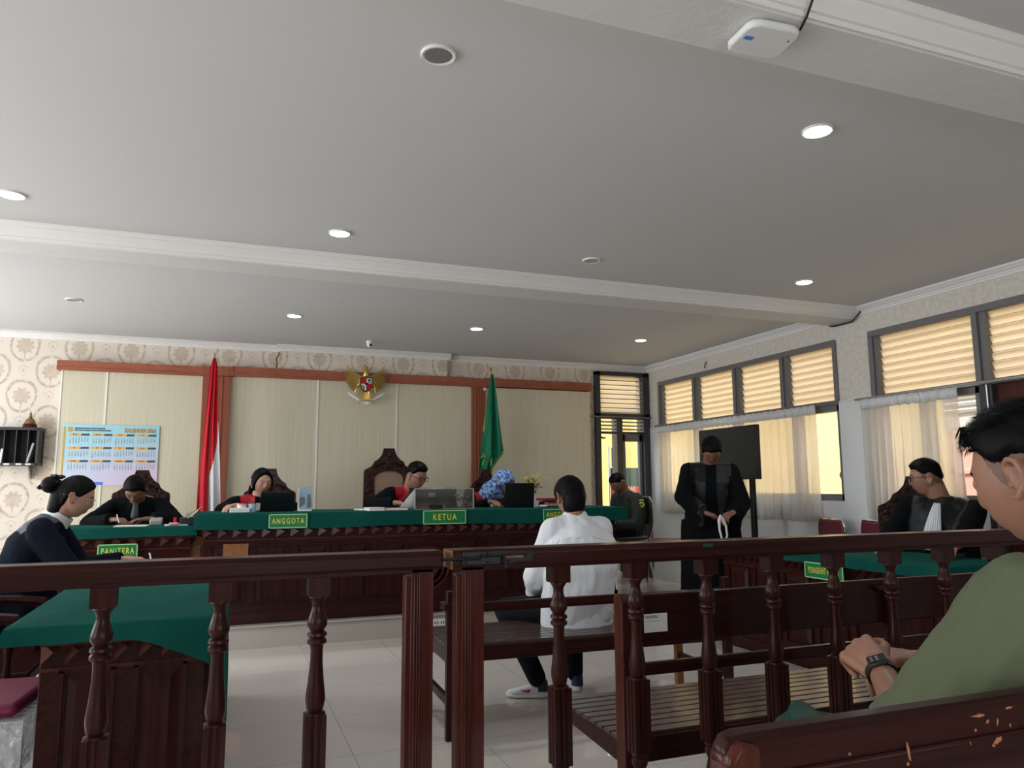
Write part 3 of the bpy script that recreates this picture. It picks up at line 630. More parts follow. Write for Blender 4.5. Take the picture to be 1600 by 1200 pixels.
for (px, pz, a, b, q) in ((1.02, .872, .016, .0025, .0), (1.08, .876, .010, .002, .1), (1.24, .887, .012, .002, 0), (1.29, .889, .006, .002, 0), (.875, .842, .003, .013, .15), (.872, .828, .003, .003, 0), (1.01, .853, .003, .003, 0), (1.035, .862, .004, .003, .5), (1.055, .86, .002, .006, -.2), (1.08, .852, .002, .003, 0),
        (1.045, .838, .011, .0045, .35), (1.034, .832, .004, .003, 0), (1.11, .840, .0035, .014, -.25), (1.104, .826, .004, .005, 0), (1.37, .805, .002, .003, 0), (.99, .84, .001, .003, .3), (.78, .85, .003, .002, 0), (.80, .79, .002, .002, 0)):
    a *= .75; b *= .75; n_ = 11; o_ = [((a*(1+rnd.uniform(-.5, .4))*cos(2*pi*k/n_)), (b*(1+rnd.uniform(-.4, .5))*sin(2*pi*k/n_))) for k in range(n_)]
    o_ = [(px+x*cos(q)-z*sin(q), pz+x*sin(q)+z*cos(q)) for x, z in o_]; yy = .8075 if pz < .845 and px > .64 else .8145
    mb.prism(o_, 'y', yy-.0004, yy+.001)
obj('varnish_chips', mb, 'chip', t, world=True, smooth=0)
for o in list(bpy.data.objects):
    if o.type == 'EMPTY' and o.name.startswith('bench') and not o.children: bpy.data.objects.remove(o)

# ------------------------------------------------------------------ desks
def desk(label, loc, rz, W, D, H, nf, ns, dz=None, medal=0, ptop=None, teeth=.055, tz=.045):
    t = thing('desk', label, 'desk', loc, rz); mb = MB(); mb.b2(-W/2, W/2, 0, .035, .0, H); mb.b2(-W/2, -W/2+.035, .03, D, 0, H); mb.b2(W/2-.035, W/2, .03, D, 0, H); mb.b2(-W/2, W/2, .0, D, H-.03, H+.012)
    mb.b2(-W/2-.012, W/2+.012, -.012, .04, 0, .09); mb.b2(-W/2-.012, -W/2+.03, -.012, D, 0, .09); mb.b2(W/2-.03, W/2+.012, -.012, D, 0, .09)
    obj('body', mb, 'wood_x', t, bevel=.004)
    ptop = ptop or H-.20; pb = .14; h = ptop-pb; zc = (ptop+pb)/2
    faces = [(nf, W, Matrix())]
    if ns: faces += [(ns, D, Matrix.Translation((-W/2, D/2, 0)) @ Matrix.Rotation(-pi/2, 4, 'Z')), (ns, D, Matrix.Translation((W/2, D/2, 0)) @ Matrix.Rotation(pi/2, 4, 'Z'))]
    for k, (n_, L, M) in enumerate(faces):
        tm = MB(); st_ = L/round(L/teeth)
        for i in range(round(L/teeth)):
            x = -L/2+st_*(i+.5); z1 = H-tz; hh = .07
            tm.add([(x-st_*.48, 0, z1), (x+st_*.48, 0, z1), (x-st_*.48, 0, z1-hh), (x+st_*.1, -.038, z1-hh*.35)], [(0, 2, 1), (0, 3, 2), (3, 1, 2), (0, 1, 3)], M)
        tm.box((0, -.006, H-.04), (L, .02, .03), M); tm.box((0, -.003, H-tz-.085), (L, .012, .012), M)
        obj('tooth_trim', tm, 'wood_red', t, smooth=0)
        st_ = (L-.06)/n_
        for i in range(n_):
            if medal and k == 0 and i == n_//2: continue
            x = -L/2+.03+st_*(i+.5); pm = MB(); wd = st_-.07
            for (a, b, c_, d_) in ((x, zc+h/2, wd+.02, .014), (x, zc-h/2, wd+.02, .014)): pm.box((a, -.004, b), (c_, .014, d_), M)
            for (a, b) in ((x-wd/2, zc), (x+wd/2, zc)): pm.box((a, -.004, b), (.014, .014, h), M)
            pm.frustum((x, 0, zc), wd-.03, h-.03, .010, .03, M); obj('raised_panel', pm, 'wood_z', t, smooth=0)
    if medal:
        pm = MB(); 
        for r_ in (.17, .13, .08): pm.lathe([(r_-.012, 0), (r_-.008, .014), (r_+.004, .014), (r_+.010, 0)], (.0, -.001, zc), (0, -1, 0), 40)
        pm.sph((0, 0, zc), (.06, .02, .06)); obj('carved_medallion', pm, 'wood_red', t)
    return t
def cloth(label, x0, x1, y0, y1, z, hang, rx=.0, loc=None):
    t = MB(); n_ = 26; per = []
    for i in range(n_): per.append((x0+(x1-x0)*i/n_, y0))
    for i in range(n_): per.append((x1, y0+(y1-y0)*i/n_))
    for i in range(n_): per.append((x1-(x1-x0)*i/n_, y1))
    for i in range(n_): per.append((x0, y1-(y1-y0)*i/n_))
    cx, cy = (x0+x1)/2, (y0+y1)/2; rr = []
    def ring(k, zf): rr.append([(cx+(x-cx)*(1+k/abs(x1-cx)), cy+(y-cy)*(1+k/abs(y1-cy)), zf(x, y)) for x, y in per])
    rr.append([(cx+(x-cx)*.02, cy+(y-cy)*.02, z) for x, y in per]); ring(-.015, lambda x, y: z); ring(-.004, lambda x, y: z-.002); ring(.0, lambda x, y: z-.008)
    for f in (.35, .7, 1): ring(.003+.006*f, lambda x, y: z-.008-f*hang(x, y)+.0015*sin(x*37+y*41))
    ring(.000, lambda x, y: z-.012-hang(x, y)+.004)
    t.rings(rr, cap=False); t.rings([rr[0]], cap=False)
    o = obj('tablecloth', t, 'green_cloth', None, smooth=50); return tag(o, label, 'tablecloth')
jd = desk('long dark panelled judges\' desk with a toothed carved edge', (1.62, 6.215, .17), 0, 3.50, .62, .80, 11, 2, medal=1, ptop=.58, teeth=.105, tz=.088)
cloth('long green tablecloth on the judges\' desk', -.19, 3.475, 6.165, 6.90, 1.0, lambda x, y: .112+.006*sin(x*3))
obj('brown_sheet', MB().b2(.02, .20, 6.196, 6.203, .60, .77), 'wood_pale', jd, world=True)
desk('short dark panelled clerk\'s desk at the left end of the judges\' desk', (-.74, 6.245, .17), 0, 1.06, .52, .71, 3, 1, ptop=.50, teeth=.105)
cloth('green tablecloth on the clerk\'s desk behind the clerk sign', -1.30, -.175, 6.20, 6.82, .912, lambda x, y: .065+.004*sin(x*5))
t = thing('side_cabinet', 'small orange-brown wooden stand in the gap between the clerk\'s and judges\' desks', 'cabinet', (-.165, 6.62, .17))
obj('body', MB().b2(-.05, .05, -.3, .2, 0, .66), 'wood_pale', t, bevel=.004); obj('drawer_front', MB().b2(-.035, .035, -.31, -.3, .45, .60), 'wood_pale', t, bevel=.006)
desk('dark panelled prosecutor\'s desk in the lower left, end panels to the camera', (-.03, 3.90, 0), R(90), 1.98, .50, .745, 6, 2, teeth=.068, ptop=.61)
def hangp(x, y):
    d = .048
    q = max(0, (x+.27)/.30) if y < 2.9 else 0
    d += .125*q**1.3
    if x > 0: d += .16*max(0, 1-(y-2.83)/.5)**.7 if y >= 2.83 else 0
    return d
cloth('green tablecloth on the prosecutor\'s desk, one corner drooping', -.625, .035, 2.83, 5.0, .765, hangp)
desk('dark panelled defence desk along the window side, far end beside the standing man', (3.64, 4.02, 0), R(-90), 1.90, .55, .735, 6, 2, teeth=.075, ptop=.60)
cloth('green tablecloth on the defence desk in front of the seated lawyer', 3.60, 4.24, 3.02, 5.02, .755, lambda x, y: .06)
# socket strip on the platform riser
t = thing('power_strip', 'white socket strip on the tiled platform riser between the railing posts', 'power strip', (1.69, 6.115, .1))
obj('housing', MB().b2(1.585, 1.80, 6.105, 6.12, .068, .130), 'plastic_white', t, world=True, bevel=.003)
mb = MB()
for k in range(4):
    for q in (-.010, .010): mb.b2(1.61+.052*k+q-.004, 1.61+.052*k+q+.004, 6.1035, 6.106, .09, .11)
obj('socket_holes', mb, 'black', t, world=True)

# signs
def sign(label, s_, x0, x1, z0, z1, M, size, sx=.66):
    t = thing('name_sign', label, 'sign', tuple((M @ V(((x0+x1)/2, 0, z0))))); mb = MB()
    mb.add([M @ V(p) for p in [(x0, 0, z0), (x1, 0, z0), (x1, 0, z1), (x0, 0, z1), (x0, -.008, z0), (x1, -.008, z0), (x1, -.008, z1), (x0, -.008, z1)]], [(0, 1, 2, 3), (4, 5, 6, 7), (0, 1, 5, 4), (1, 2, 6, 5), (2, 3, 7, 6), (3, 0, 4, 7)])
    obj('board', mb, 'sign_green', t, world=True, bevel=.001)
    mb = MB(); e = .007
    for a, b, c_, d_ in ((x0, x1, z1-e, z1), (x0, x1, z0, z0+e), (x0, x0+e, z0, z1), (x1-e, x1, z0, z1)):
        mb.add([M @ V(p) for p in [(a, -.0075, c_), (b, -.0075, c_), (b, -.0075, d_), (a, -.0075, d_), (a, -.0095, c_), (b, -.0095, c_), (b, -.0095, d_), (a, -.0095, d_)]], [(0, 1, 2, 3), (4, 5, 6, 7), (0, 1, 5, 4), (1, 2, 6, 5), (2, 3, 7, 6), (3, 0, 4, 7)])
    obj('border', mb, 'sign_edge', t, world=True, smooth=0)
    text('lettering', s_, size, 'sign_yellow', t, M @ face_mY(((x0+x1)/2, -.0085, (z0+z1)/2-.001)), sx=sx, bold=size*.008, space=1.34)
I_ = lambda y: Matrix.Translation((0, y, 0))
sign('green sign reading ANGGOTA hanging left of the middle of the judges\' desk', 'ANGGOTA', .338, .626, .882, .990, I_(6.150), .060)
sign('green sign reading KETUA in the middle of the judges\' desk', 'KETUA', 1.552, 1.922, .885, .998, I_(6.150), .072, .74)
sign('green sign reading ANGGOTA partly hidden behind the head of the man in white', 'ANGGOTA', 2.628, 2.93, .893, .993, I_(6.150), .060)
sign('green sign reading PANITERA on the clerk\'s desk', 'PANITERA', -.822, -.562, .695, .795, I_(6.195), .062, .60)
MX = Matrix.Translation((3.588, 0, 0)) @ Matrix.Rotation(-pi/2, 4, 'Z')
sign('green sign reading PENASEHAT HUKUM on the defence desk', 'PENASEHAT HUKUM', -4.03, -3.70, .598, .698, MX, .056, .40)

# ------------------------------------------------------------------ chairs
def carved_chair(label, loc, rz, hw=.235, sh=1.0, apex=1.20, arms=True):
    t = thing('carved_chair', label, 'chair', loc, rz)
    k = hw/.25; s_ = sh
    half = [(hw, .40), (hw, s_-.03), (hw-.008, s_-.008), (hw-.025, s_), (.20*k, s_+.01), (.165*k, s_+.035), (.145*k, s_+.075), (.125*k, s_+.085), (.105*k, s_+.10), (.075*k, s_+.135), (.06*k, s_+.175), (.055*k, apex)]
    out = half+[(-x, z) for x, z in half[::-1]]
    iw, iz = .145*k, s_-.02; arch = [(iw, .50)]+[(iw*cos(a), iz-.07+.07*sin(a)) for a in [pi*i/8 for i in range(9)]]+[(-iw, .50)]
    mb = MB(); n1, n2 = len(out), len(arch)
    # frame with a hole: triangulate the ring with bmesh
    bm = bmesh.new(); va = [bm.verts.new((x, 0, z)) for x, z in out]; vb = [bm.verts.new((x, 0, z)) for x, z in arch]
    es = [bm.edges.new((va[i], va[(i+1) % n1])) for i in range(n1)]+[bm.edges.new((vb[i], vb[(i+1) % n2])) for i in range(n2)]
    bmesh.ops.triangle_fill(bm, edges=es, use_beauty=True)
    g = bmesh.ops.extrude_face_region(bm, geom=list(bm.faces)); bmesh.ops.translate(bm, verts=[q for q in g['geom'] if isinstance(q, bmesh.types.BMVert)], vec=(0, .035, 0))
    bmesh.ops.recalc_face_normals(bm, faces=bm.faces); me = bpy.data.meshes.new('backrest'); bm.to_mesh(me); bm.free()
    me.transform(Matrix.Translation((0, -.25, 0))); link('backrest', me, 'wood_carved', t, world=False, smooth=30, bevel=.005)
    mb.b2(-iw, iw, -.238, -.228, .50, iz-.02); mb.prism([(x*.995, z) for x, z in arch], 'y', -.2381, -.2281); obj('cane_panel', mb, 'cane', t)
    rnd = random.Random(4)
    for sgn in (-1, 1):
        mb = MB()
        for i in range(9):
            z = .5+(s_-.55)*i/8; x = sgn*(hw+iw)/2; mb.sph((x+.008*sin(i*2.3), -.216, z), (.018, .010, .024), seg=8, rg=6)
            q = R(15+i*17); mb.sph(((.11*k+.03)*cos(q), -.216, s_+.01+.05*sin(q)), (.018, .010, .014), seg=8, rg=6)
        obj('carving', mb, 'wood_carved', t)
    mb = MB()
    for i in range(4): mb.sph((0, -.216, s_+.03+.035*i), (.034-.003*i, .014, .026), seg=8, rg=6)
    obj('carving', mb, 'wood_carved', t)
    obj('seat', MB().b2(-hw, hw, -.22, .25, .40, .45), 'wood_z', t, bevel=.01); obj('seat_cushion', MB().b2(-hw+.03, hw-.03, -.2, .22, .448, .475), 'seat_purple', t, bevel=.012)
    for x in (-1, 1):
        obj('leg', MB().lathe([(.001, 0), (.018, 0), (.014, .03), (.024, .10), (.016, .18), (.024, .26), (.022, .40), (.001, .40)], (x*(hw-.03), .22, 0)), 'wood_z', t)
        obj('leg', MB().b2(x*(hw-.022)-.022, x*(hw-.022)+.022, -.25, -.215, 0, .42), 'wood_z', t, bevel=.003)
        if arms:
            mb = MB().tube([(x*hw, -.23, .68), (x*(hw+.02), -.1, .69), (x*(hw+.025), .08, .68), (x*(hw+.02), .19, .665), (x*(hw+.018), .22, .63)], [.018, .02, .022, .024, .012]); mb.lathe([(.001, .44), (.016, .44), (.012, .5), (.02, .56), (.012, .62), (.016, .67), (.001, .67)], (x*(hw+.018), .17, 0))
            obj('armrest', mb, 'wood_z', t)
    return t
carved_chair('tall carved cane-backed chair of the presiding judge, highest of the carved chairs', (1.54, 7.27, .17), pi, .25, 1.20, 1.405)
carved_chair('carved chair behind the long-haired judge at the left sign', (.415, 7.27, .17), pi, .235, .99, 1.20)
carved_chair('carved chair behind the judge in the blue headscarf', (2.56, 7.27, .17), pi, .235, .99, 1.20)
carved_chair('carved chair behind the clerk, in front of the wall calendar', (-.665, 7.13, .17), pi, .23, .99, 1.18)
carved_chair('carved cane-backed chair under the lawyer with the white bib', (4.39, 3.86, 0), R(128), .25, 1.05, 1.25)
ac_ = carved_chair('carved armchair at the left edge beside the prosecutor\'s desk', (-.96, 3.96, 0), R(-90), .24, .80, .93)
[bpy.data.objects.remove(c) for c in list(ac_.children) if c.name.startswith('seat_cushion')]
carved_chair('carved chair under the woman writing at the prosecutor\'s desk', (-.90, 4.6, 0), R(-90), .24, .74, .78, arms=False)
def metal_chair(label, loc, rz, grp='maroon padded chairs with metal frames', seatm='maroon'):
    t = thing('metal_chair', label, 'chair', loc, rz, grp)
    mb = MB(); o_ = [(-.20, .60), (-.215, .80), (-.20, .875), (-.17, .89), (.17, .89), (.20, .875), (.215, .80), (.20, .60)]
    mb.prism(o_, 'y', -.235, -.205); obj('backrest', mb, seatm, t, bevel=.012)
    mb = MB().b2(-.21, .21, -.19, .23, .44, .485); obj('seat', mb, seatm, t, bevel=.02)
    for x in (-1, 1):
        fr_ = MB().tube([(x*.2, .24, 0), (x*.21, .235, .38), (x*.21, .18, .43), (x*.21, -.12, .43), (x*.215, -.20, .46), (x*.22, -.235, .62), (x*.222, -.225, .84), (x*.19, -.222, .895), (0, -.222, .90)], .0105, 8)
        obj('frame', fr_, 'chrome', t); obj('leg', MB().tube([(x*.2, -.26, 0), (x*.205, -.16, .40), (x*.21, -.05, .43)], .0105), 'chrome', t)
    return t
mc = metal_chair('maroon padded metal chair against the window wall, left of its twin', (4.72, 5.26, 0), R(74))
dup(mc, (4.72, 4.79, 0), R(72), 'maroon padded metal chair against the window wall, nearer the seated lawyer')
dup(mc, (4.22, 6.62, .17), R(60), 'maroon padded metal chair whose seat shows left of the standing man')
gc = metal_chair('metal-framed chair under the guard by the open door', (4.09, 7.35, .17), R(94), None, 'frame_dark'); 
nc = metal_chair('purple-padded chrome chair in clear wrapping at the lower left edge', (-.82, 3.28, 0), R(-96), None, 'seat_purple')
mb = MB(); mb.b2(-.23, .23, -.22, .26, .28, .437); obj('plastic_wrap', mb, 'plastic_wrap', nc)

# ------------------------------------------------------------------ flags
def flag(label, pole, top, lf, rf, z0, z1, mats, colf, gold=False, n_=7, amp=.028):
    x0, y0 = pole; t = thing('flag', label, 'flag', (x0, y0, .17))
    obj('pole', MB().tube([(x0, y0, .2), (x0, y0, top)], .011), 'gold' if gold else 'wood_pale', t, world=True)
    obj('pole_base', MB().lathe([(.001, .17), (.15, .17), (.15, .19), (.05, .22), (.02, .26), (.001, .26)], (x0, y0, 0), seg=24), 'wood_z', t, world=True)
    obj('finial', MB().lathe([(.001, top-.01), (.012, top), (.006, top+.012), (.014, top+.025), (.001, top+.06)], (x0, y0, 0)), 'silver' if not gold else 'gold', t, world=True)
    NU, NV = 60, 60; vv = []
    for j in range(NV+1):
        v = j/NV; z = z1+(z0-z1)*v; a, b = lf(v), rf(v)
        for i in range(NU+1):
            u = i/NU; k = amp*min(1, .25+v*1.3)
            vv.append((a+(b-a)*u, y0-.02+k*sin(u*n_*pi+.8*sin(v*3))+.4*k*sin(u*17+v*5), z+(.05*(u-.5)*v)))
    ff = [(j*(NU+1)+i, j*(NU+1)+i+1, (j+1)*(NU+1)+i+1, (j+1)*(NU+1)+i) for j in range(NV) for i in range(NU)]
    me_ = MB(); me_.add(vv, ff)
    for k, f in enumerate(ff):
        j, i = divmod(k, NU); me_.mi[k] = colf((i+.5)/NU, (j+.5)/NV)
    obj('flag_cloth', me_, mats, t, world=True, smooth=70, solid=.002); return t, vv, NU, NV
def L_(pts):
    def f(v):
        for (a, x), (b, y) in zip(pts, pts[1:]):
            if v <= b: return x+(y-x)*(v-a)/(b-a)
        return pts[-1][1]
    return f
# z 2.46 -> .45
flag('tall red and white flag hanging folded beside the left pilaster', (-.135, 7.9), 2.47, L_([(0, -.145), (.05, -.165), (.4, -.195), (.74, -.225), (1, -.24)]), L_([(0, -.12), (.05, -.10), (.35, -.075), (.6, -.04), (1, .0)]), .72, 2.46, ['flag_red', 'flag_white'],
     lambda u, v: 1 if (v > .36 and u > 1.0-.10*min(1, (v-.36)/.12)-.42*max(0, min(1, (v-.48)/.18))) else 0, n_=5, amp=.022)
t, vv, NU, NV = flag('dark green gold-fringed flag hanging beside the right pilaster', (2.76, 7.9), 2.47, L_([(0, 2.755), (.08, 2.735), (.45, 2.675), (.75, 2.62), (1, 2.60)]), L_([(0, 2.775), (.1, 2.80), (.35, 2.835), (.6, 2.875), (.72, 2.90), (.76, 2.86), (.85, 2.78), (1, 2.74)]), 1.18, 2.44, ['flag_green', 'fringe'],
     lambda u, v: 1 if ((u > .93 and .70 < v) or (u < .05 and .05 < v < .5)) else 0, True, 3.4, .026)
obj('gold_emblem', MB().tube([(2.63, 7.86, 1.50), (2.65, 7.85, 1.53), (2.64, 7.85, 1.56), (2.66, 7.85, 1.54), (2.665, 7.85, 1.51)], .005).tube([(2.645, 7.85, 1.42), (2.65, 7.85, 1.46), (2.665, 7.85, 1.48)], .005), 'gold', t, world=True)

# ------------------------------------------------------------------ national emblem on the wall
gx, gy, gz = 1.405, PF-.085, 2.30
t = thing('eagle_emblem', 'gilded eagle wall emblem with a quartered shield and ribbon above the presiding judge', 'emblem', (gx, PF-.05, 2.30))
mb = MB(); mb.sph((gx, gy, gz+.02), (.055, .03, .11)); mb.cap((gx, gy, gz+.10), .035, (gx+.002, gy-.005, gz+.165), .024); mb.sph((gx-.005, gy-.005, gz+.185), (.024, .02, .022))
mb.cap((gx-.02, gy-.01, gz+.182), .011, (gx-.045, gy-.01, gz+.168), .003); mb.cap((gx-.005, gy, gz+.2), .008, (gx+.03, gy, gz+.19), .003)
for sgn in (-1, 1): mb.cap((gx+sgn*.03, gy, gz-.06), .018, (gx+sgn*.055, gy-.005, gz-.135), .008)
obj('body', mb, 'gold', t, world=True, smooth=60)
for sgn in (-1, 1):
    mb = MB(); mb.cap((gx+sgn*.04, gy, gz+.07), .024, (gx+sgn*.075, gy, gz-.01), .02)
    for i in range(12):
        q = i/11; root = V((gx+sgn*(.05+.045*q), gy, gz+.085-.12*q)); tip = V((gx+sgn*(.205+.035*sin(pi*q)-.10*q**3), gy-.004, gz+.205-.31*q**1.05))
        mid = root.lerp(tip, .55)+V((sgn*.012, .006, -.018)); mb.tube([root, mid, tip], [.010, .011, .004], 7)
    obj('wing', mb, 'gold', t, world=True, smooth=60)
mb = MB()
for i in range(7): x = (i-3)*.011; mb.tube([(gx+x*.5, gy, gz-.06), (gx+x*1.4, gy, gz-.15), (gx+x*2.0, gy, gz-.225+.0012*abs(i-3)*4)], [.008, .010, .006], 7)
obj('tail', mb, 'gold', t, world=True, smooth=60)
def shield(k, y): return [(gx-.062*k, gz+.065*k), (gx+.062*k, gz+.065*k), (gx+.062*k, gz-.01*k), (gx+.05*k, gz-.045*k), (gx+.025*k, gz-.07*k), (gx, gz-.082*k), (gx-.025*k, gz-.07*k), (gx-.05*k, gz-.045*k), (gx-.062*k, gz-.01*k)]
mb = MB(); mb.prism(shield(1.06, 0), 'y', gy-.042, gy-.02); sho = obj('shield', mb, 'black', t, world=True, smooth=0)
Q = [((gx-.056, gx-.002, gz+.004, gz+.060), 'flag_red'), ((gx+.002, gx+.056, gz+.004, gz+.060), 'paper')]
for (a, b, c_, d_), mm in Q: obj('shield_field', MB().b2(a, b, gy-.045, gy-.04, c_, d_), mm, sho, world=True)
for sgn, mm in ((-1, 'paper'), (1, 'flag_red')):
    mb = MB(); o_ = [(gx+sgn*.002, gz-.0), (gx+sgn*.056, gz-.0), (gx+sgn*.056, gz-.012), (gx+sgn*.045, gz-.043), (gx+sgn*.022, gz-.065), (gx+sgn*.002, gz-.075)]
    mb.prism(o_, 'y', gy-.045, gy-.04); obj('shield_field', mb, mm, sho, world=True)
mb = MB(); mb.b2(gx-.014, gx+.016, gy-.05, gy-.043, gz-.012, gz+.014); mb.sph((gx+.030, gy-.046, gz+.038), (.018, .006, .012)); mb.b2(gx+.012, gx+.05, gy-.048, gy-.043, gz+.012, gz+.018)
mb.tube([(gx-.045, gy-.046, gz-.012), (gx-.035, gy-.046, gz-.035), (gx-.018, gy-.046, gz-.05)], .006); obj('shield_symbol', mb, 'black', sho, world=True)
mb = MB(); pr = []
N = 28
for i in range(N+1):
    u = -1+2*i/N; x = gx+.19*u; z = gz-.185+.075*abs(u)**2.2+(.012 if abs(u) > .55 else 0); pr.append((x, z))
mb.add([(x, gy-.03-.012*cos(3*(x-gx)/.19), z+s_*.014) for x, z in pr for s_ in (-1, 1)], [(2*i, 2*i+2, 2*i+3, 2*i+1) for i in range(N)])
rbn = obj('ribbon', mb, 'paper', t, world=True, solid=.006)
text('motto', 'BHINNEKA TUNGGAL IKA', .022, 'black', rbn, face_mY((gx, gy-.048, gz-.183)), sx=.62)

# ------------------------------------------------------------------ wall calendar
cx0, cx1, cz0, cz1 = -1.445, -.615, 1.27, 1.80
t = thing('wall_calendar', 'large blue and lilac year calendar sheet on the wall boards behind the clerk', 'calendar', ((cx0+cx1)/2, PF-.006, (cz0+cz1)/2))
Mc = Matrix.Translation((0, PF-.012, 0))
mb = MB().b2(cx0, cx1, PF-.012, PF-.002, cz0-.05, cz1+.005); obj('sheet', mb, 'calendar_print', t, world=True)
obj('gold_edge', MB().b2(cx0, cx0+.014, PF-.014, PF-.011, cz0-.04, cz1-.02), 'gold', t, world=True)
text('title', 'KALENDER 2024', .052, 'dark_bar', t, face_mY((cx1-.172, PF-.0135, cz1-.048)), sx=.74, bold=.0022)
text('title', 'KALENDER 2024', .052, 'orange', t, face_mY((cx1-.174, PF-.0145, cz1-.046)), sx=.74, bold=.0005)
text('heading', 'MAHKAMAH AGUNG REPUBLIK INDONESIA\nDIREKTORAT JENDERAL BADAN PERADILAN UMUM', .0195, 'ink', t, face_mY((cx0+.09, PF-.0135, cz1-.042)), sx=.68, align='LEFT', bold=.0004)
obj('court_emblem', MB().lathe([(.001, 0), (.024, 0), (.024, .002), (.001, .002)], (cx0+.055, PF-.012, cz1-.045), (0, -1, 0), 20), 'gold', t, world=True)
import calendar as cal_
MON = 'JANUARI FEBRUARI MARET APRIL MEI JUNI JULI AGUSTUS SEPTEMBER OKTOBER NOVEMBER DESEMBER'.split()
for k in range(12):
    c_, r_ = k % 4, k//4; x = cx0+.045+.195*c_; z = cz1-.095-.127*r_
    hb = obj('month_bar', MB().b2(x, x+.175, PF-.0135, PF-.012, z-.008, z+.012), 'dark_bar', t, world=True)
    obj('month_tab', MB().prism([(x, z-.009), (x+.098, z-.009), (x+.112, z+.013), (x, z+.013)], 'y', PF-.015, PF-.0134), 'orange', hb, world=True, smooth=0)
    text('month_name', MON[k], .015, 'ink', hb, face_mY((x+.052, PF-.0152, z+.002)), sx=.7)
    wk = cal_.Calendar(6).monthdayscalendar(2024, k+1); wk = wk+[[0]*7]*(6-len(wk)); jm = bmesh.new()
    for col in range(7):
        o_ = text('t', '\n'.join((str(w_[col]) if w_[col] else '.') for w_ in wk), .0125, 'ink', None, face_mY((x+.013+.0245*col, PF-.0125, z-.056)), sx=.85, line=1.0); jm.from_mesh(o_.data); bpy.data.objects.remove(o_)
    me = bpy.data.meshes.new('dates'); jm.to_mesh(me); jm.free(); link('dates', me, 'ink', hb, True, 0)
obj('blue_tab', MB().b2(cx0+.17, cx0+.36, PF-.0135, PF-.012, cz0-.045, cz0-.015), 'blue_tab', t, world=True)

# ------------------------------------------------------------------ pigeonhole shelf at the left
t = thing('wall_shelf', 'dark wall-mounted pigeonhole shelf with white tags at the left edge', 'shelf', (-1.83, 8.34, 1.40))
y0, y1 = 8.14, 8.335; mb = MB()
mb.b2(-2.02, -1.62, y0, y1, 1.735, 1.752); mb.b2(-2.02, -1.62, y0, y1, 1.405, 1.43); mb.b2(-2.02, -2.005, y0, y1, 1.41, 1.75); mb.b2(-1.645, -1.628, y0, y1, 1.41, 1.75); mb.b2(-2.02, -1.62, y1-.008, y1, 1.41, 1.75)
mb.b2(-2.03, -1.612, y0-.01, y1, 1.75, 1.76)
for x in (-1.905, -1.81, -1.715): mb.b2(x-.004, x+.004, y0+.01, y1, 1.42, 1.74)
obj('carcass', mb, 'frame_dark', t, world=True, bevel=.002)
mb = MB()
for x in (-1.99, -1.87, -1.775, -1.70): mb.b2(x-.022, x+.022, y0-.002, y0+.001, 1.412, 1.426)
obj('tag_label', mb, 'paper', t, world=True)
obj('bracket', MB().prism([(8.335, 1.41), (8.335, 1.30), (8.325, 1.28), (8.19, 1.41)], 'x', -1.71, -1.70), 'frame_grey', t, world=True)
tag(obj('notebook', MB().box((-1.918, 8.2, 1.495), (.018, .12, .13), ry=R(4)), 'paper', bevel=.002), 'pale upright booklet in the pigeonhole shelf, left of the leaning one', 'book')
tag(obj('notebook', MB().box((-1.69, 8.2, 1.525), (.018, .12, .185), ry=R(13)), 'book_grey', bevel=.002), 'greenish grey book leaning in the right pigeonhole', 'book')
tag(obj('paper_stack', MB().b2(-1.95, -1.80, 8.17, 8.28, 1.76, 1.766), 'skyblue'), 'thin blue paper lying on top of the pigeonhole shelf', 'paper')
t = thing('brass_bell', 'small brass bell-shaped ornament with a red-brown rim on top of the wall shelf', 'ornament', (-1.725, 8.22, 1.76))
obj('rim', MB().lathe([(.001, 0), (.058, 0), (.062, .012), (.055, .022), (.061, .03), (.05, .04), (.001, .04)], seg=24), 'wood_red', t)
obj('bell', MB().lathe([(.05, .038), (.046, .055), (.036, .075), (.026, .088), (.02, .092), (.001, .094)], seg=24), 'brass_old', t)
obj('finial', MB().lathe([(.001, .09), (.014, .092), (.018, .105), (.010, .115), (.013, .125), (.007, .14), (.003, .155), (.001, .17)], seg=12), 'gold_dark', t)
tag(obj('wall_ornament', MB().lathe([(.001, 0), (.05, 0), (.06, .02), (.001, .03)], (-2.02, 8.33, .98), (0, -1, 0)), 'flag_red'), 'red object on the wall at the left picture edge behind the woman', 'ornament')

# ------------------------------------------------------------------ things on the judges' desk
ZT = 1.0
def laptop(label, x0, x1, y, h, tilt=14):
    t = thing('laptop', label, 'laptop', ((x0+x1)/2, y, ZT)); w_ = x1-x0
    obj('keyboard_base', MB().b2(-w_/2, w_/2, 0, .22, 0, .014), 'frame_dark', t, bevel=.004)
    M = Matrix.Rotation(R(tilt), 4, 'X'); mb = MB().box((0, -.004, h/2), (w_, .008, h), M); obj('lid', mb, 'screen_black', t, bevel=.003); return t
laptop('black laptop in front of the long-haired judge', .285, .548, 6.47, .165)
laptop('black laptop hiding the face of the judge in the blue headscarf', 2.375, 2.665, 6.45, .222, 6)
t = thing('desk_calendar', 'white desk calendar with a grey rocky sea picture beside the left laptop', 'desk calendar', (.635, 6.5, ZT))
mb = MB(); mb.prism([(-.04, 0), (.04, 0), (.004, .19), (-.004, .19)], 'x', -.052, .055); obj('stand', mb, 'paper', t)
M = Matrix.Rotation(R(-12), 4, 'X'); o = obj('picture', MB().b2(-.045, .052, -.043, -.0415, .01, .185), 'paper_blue', t)
o.matrix_local = Matrix.Translation((0, 0, 0)) @ Matrix.Rotation(R(-10.5), 4, 'X')
